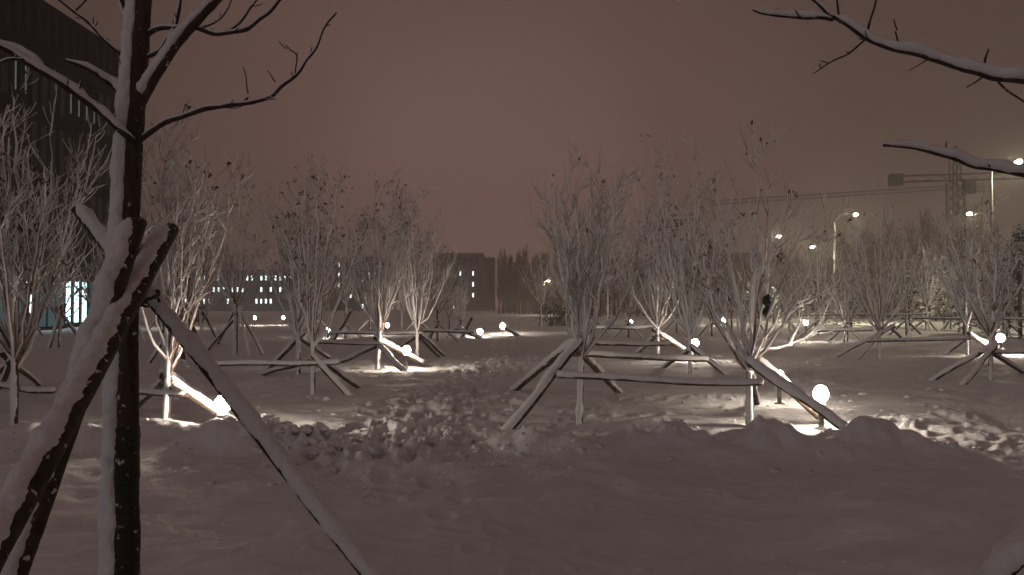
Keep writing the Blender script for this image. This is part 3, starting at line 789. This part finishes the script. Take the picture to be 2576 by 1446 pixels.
ft = [  # (points, r0, r1, snow)
    ([(350, 268), (372, 225), (400, 178), (440, 118), (492, 55), (540, 5), (600, -60)], .022, .016, .036, (-0.5, -0.25, 0.8)),
    ([(352, 352), (400, 316), (470, 288), (540, 271), (600, 266), (660, 244), (740, 190), (790, 130), (820, 65), (842, 38)], .013, .004, .004, None),
    ([(742, 188), (747, 140), (722, 118), (704, 99)], .0035, .0018, 0, None),
    ([(624, 236), (616, 210), (607, 170)], .003, .0016, 0, None),
    ([(691, 206), (682, 190), (670, 174)], .003, .0016, 0, None),
    ([(588, 272), (562, 270), (590, 277), (610, 270)], .003, .002, .008, None),
    ([(672, 243), (690, 250), (660, 254)], .003, .002, .006, None),
    ([(362, 92), (395, 74), (440, 67), (500, 73), (560, 88), (610, 79), (672, 42), (712, -2), (740, -40)], .012, .006, .004, None),
    ([(565, 86), (600, 55), (645, 0), (660, -30)], .005, .003, .003, None),
    ([(500, 73), (540, 50), (562, 22), (578, -10)], .004, .003, .003, None),
    ([(356, 152), (405, 120), (436, 75), (448, 30), (455, -20)], .010, .006, .003, None),
    ([(350, 80), (328, 55), (312, 25), (295, -20)], .013, .010, .004, (-0.3, -.2, .5)),
    ([(352, 208), (325, 188), (295, 148)], .010, .006, .004, None),
    ([(305, 135, .1), (270, 105, .1), (225, 60, .1), (185, 30, .1), (130, -10, .1)], .009, .006, .002, None),
    ([(187, 30, .1), (205, 12, .1), (220, -8, .1)], .004, .003, 0, None),
    ([(215, 55, .1), (245, 75, .1), (275, 98, .1)], .003, .002, 0, None),
    ([(330, 262, 0), (292, 226, 0), (250, 195, -.05), (210, 172, -.08), (160, 153, -.1)], .014, .007, .034, None),
    ([(335, 355, -.04), (305, 330, -.08), (250, 285, -.12), (190, 238, -.18), (120, 188, -.25), (50, 142, -.3), (-10, 108, -.35), (-90, 60, -.4)], .013, .010, .022, None),
    ([(190, 238, -.18), (202, 228, -.19), (208, 205, -.2)], .006, .003, .016, None),
    ([(60, 150, -.3), (20, 150, -.32), (-20, 175, -.33)], .006, .004, .012, None),
    ([(120, 188, -.25), (90, 160, -.26), (50, 130, -.28), (0, 100, -.3)], .008, .006, .032, None),
]
for k, (pts, r0, r1, th, wd) in enumerate(ft):
    near_branch(near, Wn(pts), r0, r1, th, 700 + k, UPW if wd is None else np.array(wd), base)

def ext_to_ground(a, b):
    a, b = np.asarray(a), np.asarray(b)
    t = (a[2] + 0.05) / (a[2] - b[2])
    return a + (b - a) * t
sup = empty('tree_support', (base[0] + .05, base[1] - .1, base[2] + .05), 'tripod of thick snow-covered props lashed to the large near tree', 'tree support', GS)
tA = W(350, 556, 3.30); tB = W(432, 576, 3.68); tC = W(190, 526, 3.62)
pole_with_snow(sup, 'prop', tA, ext_to_ground(tA, W(165, 1100, 2.85)), 0.032, 0.038, near=True, seed=801, wind=(-0.9, 0.05, 0.7))
pole_with_snow(sup, 'prop', tB, ext_to_ground(tB, W(58, 1270, 2.32)), 0.032, 0.033, near=True, seed=802, wind=(-0.9, 0.10, 0.7))
pole_with_snow(sup, 'prop', tC, ext_to_ground(tC, W(900, 1413, 3.15)), 0.021, 0.034, near=True, seed=803, wind=(0.05, -0.10, 1))
b = MB()       # lashing wire round the crossing
for q in range(3):
    an = np.linspace(0, 2 * math.pi, 25)
    c = W(345, 742 + q * 9, 3.40)
    b.tube(np.stack([c[0] + 0.085 * np.cos(an), c[1] + 0.085 * np.sin(an), c[2] + 0.02 * np.sin(an * 2 + q)], -1) - np.array(sup.location), 0.006, 6)
b.obj('lashing', M['wrap'], sup)

# ------------------------------------------------------------------ tree beyond the right edge whose boughs reach into view
DR = 2.9
rb = W(2850, 1000, DR + .3); rb[2] = gz(rb[0], rb[1]) - 0.05
rt = empty('overhanging_tree', rb, 'near tree beyond the right edge whose two snow-laden boughs reach into the sky', 'tree')
RP = smooth_path(np.array([rb, rb + [0, 0, .8], rb + [-.02, 0, 1.7], rb + [-.03, 0, 2.6], rb + [0, 0, 3.6]]), 0.02)
RRr = np.linspace(0.06, 0.035, len(RP))
b = MB(); b.tube(RP - rb, RRr, 16, 0.1, 0.05, 15); t2 = b.obj('trunk', M['bark'], rt)
b = MB(); b.tube(snow_axis(RP, RRr, windt, RRr * 1.1) - rb, RRr * .8, 20, .34, .028, 16); b.obj('snow_cover', M['snow_fluff'], t2)
fr = [
    ([(2840, 300, .3), (2740, 245, .2), (2640, 218, .1), (2575, 206), (2480, 190), (2400, 171), (2300, 142), (2200, 103), (2130, 66), (2085, 46)], .012, .0070, .050),
    ([(2095, 50), (2060, 40), (1990, 43), (1930, 38), (1900, 24)], .007, .0035, .030),
    ([(2085, 40), (2058, 16), (2025, -6)], .006, .004, .026),
    ([(2112, 58), (2107, 30), (2105, -8)], .0038, .003, 0),
    ([(2178, 98), (2190, 55), (2200, 25), (2208, -8)], .0045, .003, 0),
    ([(2180, 96), (2140, 122), (2095, 150), (2040, 181)], .0042, .0018, 0),
    ([(2256, 76), (2252, 60), (2249, 46)], .0032, .0022, 0),
    ([(2262, 120), (2258, 95), (2256, 76)], .0032, .0030, 0),
    ([(2470, 195), (2478, 160), (2488, 118)], .0042, .0030, 0),
    ([(2472, 193), (2455, 208), (2432, 222)], .0036, .002, 0),
    ([(2336, 148), (2348, 138), (2358, 130)], .003, .002, 0),
    ([(2332, 150), (2310, 165), (2288, 178)], .0026, .0014, 0),
    ([(2510, 205), (2530, 225), (2560, 245), (2610, 280)], .004, .003, 0),
    ([(2840, 520, .3), (2740, 470, .2), (2640, 446, .1), (2575, 438), (2500, 426), (2400, 404), (2300, 379), (2222, 361)], .011, .0055, .044),
    ([(2402, 402), (2400, 385), (2401, 372)], .003, .002, 0),
    ([(2490, 424), (2478, 416), (2486, 432)], .003, .002, 0),
]
for k, (pts, r0, r1, th) in enumerate(fr):
    near_branch(rt, Wn(pts, DR), r0, r1, th, 750 + k, np.array([-.05, -.12, 1]), rb, lo=.5, gapn=.15)
rs = empty('tree_support', (rb[0] - .1, rb[1], rb[2] + .05), 'snowy prop cutting across the bottom right corner of the picture', 'tree support', GS)
tR = W(2790, 1180, 2.35)
pole_with_snow(rs, 'prop', tR, ext_to_ground(tR, W(2515, 1446, 2.15)), 0.024, 0.030, near=True, seed=805, wind=(-0.1, -0.1, 1))

# dark rag snagged in the right foreground tree
b = MB()
c0 = W(1930, 745, 9.9)
gg = np.random.default_rng(5)
ctr_ = smooth_path(Wn([(1932, 740, 6.5), (1928, 757, 6.5), (1934, 772, 6.5), (1926, 785, 6.5), (1938, 800, 6.5)]), 0.012)
rr_ = np.interp(np.linspace(0, 1, len(ctr_)), [0, .1, .3, .5, .7, .9, 1], [.01, .04, .05, .03, .055, .03, .008])
b.tube(ctr_ - c0, rr_, 12, 0.5, 0.04, 44)
o = b.obj('snagged_rag', M['wrap']); o.location = Vector(c0)
tag(o, 'ragged dark clump hanging in the right foreground tree', 'rag')

# ------------------------------------------------------------------ dark finned building on the left
FX = -29.4
by0, by1, bh = 26.0, 60.0, 20.6
bd = empty('office_building', (FX - 8, (by0 + by1) / 2, 0), 'dark office block at left with vertical fins and a lit ground floor', 'building')
bo = np.array(bd.location)
def bbox(name, lo, hi, mat, parent=None):
    b = MB(); b.box(np.array(lo) - bo, np.array(hi) - bo)
    return b.obj(name, mat, parent or bd, False)
wall = bbox('wall', (FX - 16, by0, -0.3), (FX - 0.30, by1, bh - 0.15), M['facade'])
bbox('roof_edge', (FX - 16.2, by0 - .2, bh - 0.15), (FX + 0.02, by1 + .1, bh + 0.12), M['facade'])
for z0, z1 in ((17.0, 17.9), (13.1, 13.9), (9.3, 10.1), (5.4, 6.3), (3.45, 3.9)):
    bbox('floor_band', (FX - .296, by0 + .05, z0), (FX - .08, by1 - .02, z1), M['facade'])
finm = MB(); finm.box((-.09, -.045, -1.2), (.09, .045, 1.2)); fin_hi = finm.mesh('fin', M['fin'], False)
finm = MB(); finm.box((-.07, -.035, -1.58), (.07, .035, 1.58)); fin_lo = finm.mesh('fin', M['fin'], False)
winm = MB(); winm.box((-.02, -.38, -1.45), (.02, .38, 1.45)); win_d = winm.mesh('window', M['glass'], False)
winm = MB(); winm.box((-.02, -.05, -.9), (.02, .05, .8)); win_s = winm.mesh('window', M['slit_window'], False)
n_bay = int(by1 - by0)
g3 = np.random.default_rng(9)
lit_slit = {21: 15.4, 22: 15.4, 27: 15.2, 28: 15.2, 29: 15.2, 30: 15.1}
for k in range(n_bay):
    y = by0 + .5 + k
    link('fin', fin_hi, bd, (FX - .16 - bo[0], y - bo[1], 19.2))
    for zc in (15.5, 11.6, 7.8):
        link('fin', fin_lo, bd, (FX - .20 - bo[0], y - .5 - bo[1], zc))
        if zc == 15.5 and k in lit_slit:
            link('window', win_s, bd, (FX - .26 - bo[0], y - bo[1], zc - .1))
        else:
            link('window', win_d, bd, (FX - .275 - bo[0], y - bo[1], zc))
# lit ground floor glazing
pane = MB(); pane.box((-.02, -.24, -1.3), (.02, .24, 1.45)); pane_l = pane.mesh('window', M['cool_window'], False)
pane = MB(); pane.box((-.02, -.42, -1.5), (.02, .42, 1.5)); pane_d = pane.mesh('window', M['glass'], False)
pane = MB(); pane.box((-.02, -.42, -1.5), (.02, .42, 1.5)); pane_m = pane.mesh('window', M['dim_window'], False)
frm = MB(); frm.box((-.03, -.06, -1.55), (.03, .06, 1.55)); frm.box((-.03, -.44, .5), (.03, .44, .56)); frm_m = frm.mesh('mullion', M['dark_metal'], False)
for k in range(n_bay):
    y = by0 + .5 + k
    lit = k in (19, 23, 27, 28, 29, 8, 12)
    w_ = link('window', pane_l if lit else (pane_m if k % 5 != 3 else pane_d), bd, (FX - .27 - bo[0], y - bo[1], 1.75))
    f_ = link('mullion', frm_m, w_, (.05, .5, 0))
wlmp = empty('wall_lamp', (FX - .28, 48.4, 3.05), 'small white wall lamp on the dark office block', 'lamp')
b = MB(); b.box((0, -.04, -.03), (.35, .04, .03)); b.obj('bracket', M['dark_metal'], wlmp, False)
b = MB(); b.lathe([(max(1e-4, .16 * math.sin(math.pi * i / 8)), -.16 * math.cos(math.pi * i / 8)) for i in range(9)], 14, (.45, 0, -.08)); b.obj('globe', mat_emit('wall_lamp_glow', (.85, .97, 1.0), 40), wlmp)

# ------------------------------------------------------------------ far buildings
def far_building(name, label, xd0, xd1, yd_top, depth, deep, rows, cols, litp, seed, slits=False, wallm='far_wall', litlist=None, win_w=.5, flo=3.4, litm='far_window'):
    g = np.random.default_rng(seed)
    a = W(xd0, yd_top, depth); c = W(xd1, yd_top, depth)
    w_, h_ = c[0] - a[0], a[2]
    root = empty(name, ((a[0] + c[0]) / 2, depth + deep / 2, 0), label, 'building', 'buildings beyond the park')
    b = MB(); b.box((-w_ / 2, -deep / 2, -1), (w_ / 2, deep / 2, h_)); b.obj('wall', M[wallm], root, False)
    b = MB(); b.box((-w_ / 2 - .2, -deep / 2 - .2, h_), (w_ / 2 + .2, deep / 2 + .2, h_ + .5)); rf = b.obj('roof', M[wallm], root, False)
    b = MB(); b.box((-w_ / 2 - .1, -deep / 2 - .1, h_ + .5), (w_ / 2 + .1, deep / 2 + .1, h_ + .7)); b.obj('snow_cover', M['snow'], rf, False)
    cw = w_ / cols
    wm = MB(); wm.box((-cw * win_w / 2, -.05, -.65), (cw * win_w / 2, .05, .65))
    md, ml = wm.mesh('window', M['glass'], False), wm.mesh('window', M[litm], False)
    for r in range(rows):
        z = h_ - (3.6 if slits else 2.0) - r * flo - (2.2 if slits else 0)
        if z < 1: break
        for q in range(cols):
            lit = ((r, q) in litlist) if litlist is not None else g.random() < litp
            link('window', ml if lit else md, root, (-w_ / 2 + cw * (q + .5), -deep / 2 - .03, z))
    if slits:
        n = 8
        sm_ = MB(); sm_.box((-.55, -.05, -1.4), (.55, .05, 1.4)); sd = sm_.mesh('window', M['glass'], False)
        for q in range(n):
            link('window', sd, root, (-w_ / 2 + w_ * (q + .6) / (n + .6), -deep / 2 - .03, h_ - 2.0))
    return root
far_building('low_office_building', 'low long building with rows of cool-lit windows behind the left trees', 425, 735, 682, 235, 16, 4, 26, .55, 21, wallm='far_wall_cool', win_w=.34)
far_building('apartment_building', 'hazy block with a row of dark slits under its roofline left of the clearing', 1085, 1214, 641, 250, 30, 4, 8, .1, 22, True, litlist={(0, 4), (0, 6), (1, 6), (2, 6), (2, 0), (3, 3)}, win_w=.2)
far_building('shaded_face_block', 'narrow block standing for the shaded right face of the slit-roofed building', 1216, 1243, 652, 262, 16, 3, 2, 0, 23, wallm='far_wall_shaded')  # the building's shaded side as its own box, shade in its colour
far_building('tall_far_block', 'faint tall block hidden behind the tufted trees', 830, 950, 650, 262, 14, 5, 8, .1, 24, litlist={(0, 1), (1, 1), (2, 1), (1, 6), (3, 3), (4, 5)}, win_w=.2)
far_building('far_right_block', 'faint block in the haze behind the right-hand trees', 1655, 1900, 640, 250, 16, 4, 10, .03, 25, litlist={(1, 2), (2, 7), (3, 5)}, win_w=.25)

# ------------------------------------------------------------------ distant woods
def spiky_tree(mb, c, h, w, g, n):
    """bare crown of thin upright twigs round a stem"""
    c = np.asarray(c, float)
    mb.tube([c - [0, 0, .3], c + [g.normal(0, .1), 0, h * .5], c + [g.normal(0, .15), 0, h]], [h * .014, h * .009, .01], 4, caps=False)
    f = g.uniform(.18, .92, n); a = g.uniform(0, 6.283, n); L = h * g.uniform(.15, .32, n) * (1.1 - .6 * f)
    s_ = c + np.stack([0 * f, 0 * f, h * f], -1)
    d = unit(np.stack([np.cos(a) * w, np.sin(a) * w, 0 * a + 1], -1))
    mid = s_ + d * (L * .5)[:, None] + g.normal(0, 1, (n, 3)) * (.04 * L)[:, None]
    e_ = s_ + d * L[:, None] + np.stack([0 * L, 0 * L, L * .2], -1)
    r = h * .0042
    p = unit(np.cross(d, [0.3, -1, 0.1]))
    V = np.stack([s_ - p * r * 1.4, s_ + p * r * 1.4, mid + p * r, mid - p * r, e_], 1)
    o = np.arange(n)[:, None] * 5
    mb.add(V.reshape(-1, 3), o + [[0, 1, 2, 3]], o + [[3, 2, 4]])
    for _ in range(3):
        s2 = s_ + (e_ - s_) * g.uniform(.3, .9, (n, 1)); d2 = unit(d + g.normal(0, .45, (n, 3)))
        V = np.stack([s2 - p * r * .8, s2 + p * r * .8, s2 + d2 * (L * .45)[:, None]], 1)
        mb.add(V.reshape(-1, 3), None, np.arange(n)[:, None] * 3 + [[0, 1, 2]])
g4 = np.random.default_rng(41)
def woods(name, label, n, xs, ys, hs, w, dens, mat='twig'):
    mb = MB()
    for k in range(n):
        y = g4.uniform(*ys)
        x = g4.uniform(*xs) if not callable(xs) else xs(y)
        spiky_tree(mb, (x, y, 0), g4.uniform(*hs), w, g4, dens)
    tag(mb.obj(name, M[mat]), label, 'woods', kind='stuff')
woods('distant_woods', 'dark hazy wood closing the view beyond the central clearing', 130, lambda y: y * g4.uniform(-.018, .08), (150, 240), (8.5, 13), .30, 40)
woods('distant_woods', 'low far treeline behind the left-hand saplings', 120, lambda y: y * g4.uniform(-.44, -.03), (270, 292), (11, 17), .4, 34)
woods('roadside_woods', 'dark wood behind the snowy road on the right', 190, lambda y: 41 + g4.uniform(0, 1) ** 1.6 * 30 + y * .03, (52, 210), (8.5, 12.5), .4, 44)
woods('roadside_woods', 'far treeline behind the right-hand saplings left of the road', 110, lambda y: y * g4.uniform(.075, .25), (110, 200), (7.5, 12), .4, 38)

# ------------------------------------------------------------------ the road side: evergreens, street lamps, road
tag(link('snowy_road', (lambda b: (b.add([(26, 8, .13), (37, 8, .13), (37, 240, .13), (26, 240, .13), (26, 8, .02), (37, 8, .02), (37, 240, .02), (26, 240, .02)], [(0, 1, 2, 3), (4, 7, 6, 5), (0, 4, 5, 1), (1, 5, 6, 2), (2, 6, 7, 3), (3, 7, 4, 0)]), b.mesh('snowy_road', M['snow'], False))[1])(MB())), kind='structure')
def evergreen(p, h, w, label, seed):
    g = np.random.default_rng(seed)
    z = gz(p[0], p[1])
    root = empty('evergreen_tree', (p[0], p[1], z), label, 'tree', 'snow-laden evergreens along the road')
    b = MB(); b.tube([(0, 0, -.1), (0, 0, h * .5), (0, 0, h * .96)], [.09, .06, .015], 7); b.obj('trunk', M['bark'], root)
    cr, sn = MB(), MB()
    for k in range(int(120 * h)):
        f = g.random() ** .8
        zz = h * (.08 + .9 * f); rad = w * (1 - f) ** .8 * g.uniform(.45, 1.05) + .04
        a = g.uniform(0, 6.283)
        c = np.array([math.cos(a) * rad, math.sin(a) * rad, zz])
        d = np.array([math.cos(a), math.sin(a), -.25 + g.normal(0, .25)]); s = np.array([-math.sin(a), math.cos(a), g.normal(0, .2)])
        L = g.uniform(.10, .24)
        cr.add([c - d * L, c + s * L * .5, c + d * L, c - s * L * .5], [(0, 1, 2, 3)])
        if g.random() < .75:
            up = np.array([0, 0, .03 + .05 * g.random()]); q = L * .95
            sn.add([c - d * q, c + s * q * .5, c + d * q, c - s * q * .5, c + up], None, [(0, 1, 4), (1, 2, 4), (2, 3, 4), (3, 0, 4)])
    cc = cr.obj('crown', M['evergreen'], root, False)
    sl = sn.obj('snow_load', M['snow_fluff'], cc, False); sl['kind'] = 'stuff'
ev = [(1885, 24.2, 70, 3.6, 'left of the row, beneath the first curved street lamp'), (1945, 24.0, 66, 3.0, 'under the tip of the first curved street lamp'), (2050, 23.6, 55, 3.8, 'left of the double street lamp pole'), (2075, 24.2, 60, 3.2, 'directly in front of the double street lamp pole'),
      (2140, 23.8, 54, 3.0, 'just right of the double street lamp pole'), (2285, 23.9, 46, 3.6, 'glittering behind the broad staked tree'), (2375, 40, 62, 5.5, 'across the road with a dark foot'), (2425, 23.8, 40, 3.4, 'behind the right-edge lamp'), (2525, 24.1, 38.5, 4.2, 'at the foot of the nearest street lamp'), (2565, 23.2, 36, 5.2, 'tallest, cut off by the right edge'), (1760, 25, 90, 4.2, 'bright and small, behind the right-hand trees')]
for k, (xd, xw, y, h, lb) in enumerate(ev):
    q = W(xd, 800, y)
    evergreen((q[0] if abs(q[0] - xw) < 60 else xw, y), h, h * .30, f'snow-laden evergreen {lb}', 600 + k)

def street_lamp(x, y, h, arms, label):
    z = 0.0
    root = empty('street_lamp', (x, y, gz(x, y) - .05), label, 'street lamp', 'street lamps along the snowy road')
    b = MB(); P = [(0, 0, 0), (0, 0, h * .5), (0, 0, h - .6)]
    b.tube(P, [.11, .085, .06], 10); b.lathe([(.2, 0), (.2, .25), (.12, .35)], 10)
    b.obj('pole', M['metal'], root)
    for (dx, hz) in arms:
        s = 1 if dx > 0 else -1
        a = MB(); a.tube(smooth_path([(0, 0, hz - .9), (s * .12, 0, hz - .4), (dx * .45, 0, hz - .08), (dx, 0, hz)], .15), .04, 8); ar = a.obj('arm', M['metal'], root)
        hd = MB(); hd.tube([(dx - s * .1, 0, hz), (dx + s * .2, 0, hz + .04), (dx + s * .65, 0, hz + .03), (dx + s * .75, 0, hz + .02)], [.06, .14, .14, .05], 10)
        hh = hd.obj('lamp_head', M['metal'], root)
        le = MB(); le.lathe([(1e-4, -.10), (.10, -.08), (.16, -.02), (.17, .03), (1e-4, .04)], 14, (dx + s * .42, 0, hz - .08))
        le.obj('lens', M['street'], hh)
    return root
def sl_pos(xd, depth): return W(xd, 780, depth)[0]
street_lamp(sl_pos(2497, 41), 41, 9.1, [(1.0, 9.1)], 'nearest street lamp, its tall pole rising at the right edge')
street_lamp(sl_pos(2100, 64), 64, 9.0, [(1.3, 9.0), (-1.35, 6.4)], 'street lamp with two arms, one high right and one lower left')
street_lamp(sl_pos(1926, 85), 85, 9.2, [(1.0, 9.1)], 'farthest curved street lamp, left of the others')
street_lamp(sl_pos(2500, 64), 64, 9.0, [(-1.5, 9.0)], 'street lamp across the road with its pole hidden by trees')
street_lamp(sl_pos(1368, 130), 130, 5.6, [(.3, 5.6)], 'small far lamp post in the dark wood beyond the clearing')

# dark shrubs closing the clearing
g5 = np.random.default_rng(3)
for (xd, y, h, lb) in ((1385, 62, 2.0, 'dark bare shrub at the right of the clearing'), (1420, 58, 1.7, 'lower dark shrub behind the pale brush-like tree')):
    q = W(xd, 800, y)
    root = empty('dark_shrub', (q[0], y, gz(q[0], y)), lb, 'shrub')
    cr = MB()
    for k in range(420):
        c = g5.normal(0, 1, 3) * [.55, .55, .45] + [0, 0, h * .45]; c[2] = max(c[2], .05)
        u = g5.normal(0, 1, 3); u /= np.linalg.norm(u); v = np.cross(u, [0, 0, 1.])
        L = g5.uniform(.1, .2)
        cr.add([c - u * L, c + v * L * .5, c + u * L, c - v * L * .5], [(0, 1, 2, 3)])
    cr.obj('crown', M['evergreen'], root, False)
    b = MB(); b.tube([(0, 0, -.1), (0, 0, h * .6)], [.05, .02], 6); b.obj('trunk', M['bark'], root)

# ------------------------------------------------------------------ tower cranes
def lattice(mb, a, b, w, h, n, r):
    a, b = np.asarray(a, float), np.asarray(b, float)
    t = (b - a) / np.linalg.norm(b - a)
    s = np.cross(t, [0, 0, 1.0]) if abs(t[2]) < .9 else np.array([1.0, 0, 0]); s /= np.linalg.norm(s)
    u = np.cross(s, t)
    cs = [a + s * i * w / 2 + u * j * h / 2 for i, j in ((-1, -1), (1, -1), (1, 1), (-1, 1))]
    for c in cs: mb.tube([c, c + (b - a)], r, 4)
    for k in range(n):
        f0, f1 = k / n, (k + 1) / n
        for m_ in range(4):
            p = cs[m_] + (b - a) * f0; q = cs[(m_ + 1) % 4] + (b - a) * f1
            mb.tube([p, q], r * .6, 3, caps=False)
def crane(xd, depth, yd_top, left, right, rise, label):
    p = W(xd, yd_top, depth); h = p[2]
    root = empty('tower_crane', (p[0], depth, 0), label, 'crane', 'tower cranes behind the right-hand wood')
    b = MB(); lattice(b, (0, 0, -.5), (0, 0, h), 1.9, 1.9, 14, .16); b.obj('mast', M['dark_metal'], root)
    b = MB(); lattice(b, (0, 0, h), (0, 0, h + 3.5), 1.2, 1.2, 2, .12); b.obj('tower_head', M['dark_metal'], root)
    b = MB(); lattice(b, (0, 0, h + .8), (-left, 0, h + .8 - rise * left), 1.2, 1.0, max(4, int(left / 2.2)), .08); lj = b.obj('counter_jib' if left < right else 'jib', M['dark_metal'], root)
    b = MB(); lattice(b, (0, 0, h + .8), (right, 0, h + .8 + rise * right), 1.2, 1.0, max(4, int(right / 2.2)), .08); rj = b.obj('jib' if left < right else 'counter_jib', M['dark_metal'], root)
    cwx = -left + .8 if left < right else right - .8
    b = MB(); b.box((cwx - .9, -.8, h + .8 - 1.4), (cwx + .9, .8, h + .8 + .5)); b.obj('counterweight', M['dark_metal'], lj if left < right else rj, False)
    b = MB(); b.box((.9, -1.6, h - 2), (2.5, -.3, h + .2)); b.obj('cab', M['dark_metal'], root, False)
    return root
crane(2402, 130, 458, 10.5, 32, .03, 'nearer tower crane with a dark mast and counterweight block at its left')
crane(2398, 215, 478, 66, 8, .065, 'fainter tower crane whose long jib slopes away to the left')

# ------------------------------------------------------------------ snowy air
b = MB(); b.box((-310, -310, -1.5), (310, 310, 40.0))
hz_m = bpy.data.materials.new('haze'); hz_m.use_nodes = True
hn, hl = hz_m.node_tree.nodes, hz_m.node_tree.links
hn.clear()
ho = hn.new('ShaderNodeOutputMaterial'); hv = hn.new('ShaderNodeVolumePrincipled')
hv.inputs['Color'].default_value = (0.95, 0.92, 0.92, 1)
hv.inputs['Density'].default_value = 0.0025
hv.inputs['Anisotropy'].default_value = 0.6
for nm_ in ('Density Attribute', 'Color Attribute', 'Temperature Attribute'):
    hv.inputs[nm_].default_value = ''
hl.new(hv.outputs[0], ho.inputs['Volume'])
tag(b.obj('haze', hz_m, None, False), 'thin snowy haze filling the night air', 'haze', kind='stuff')
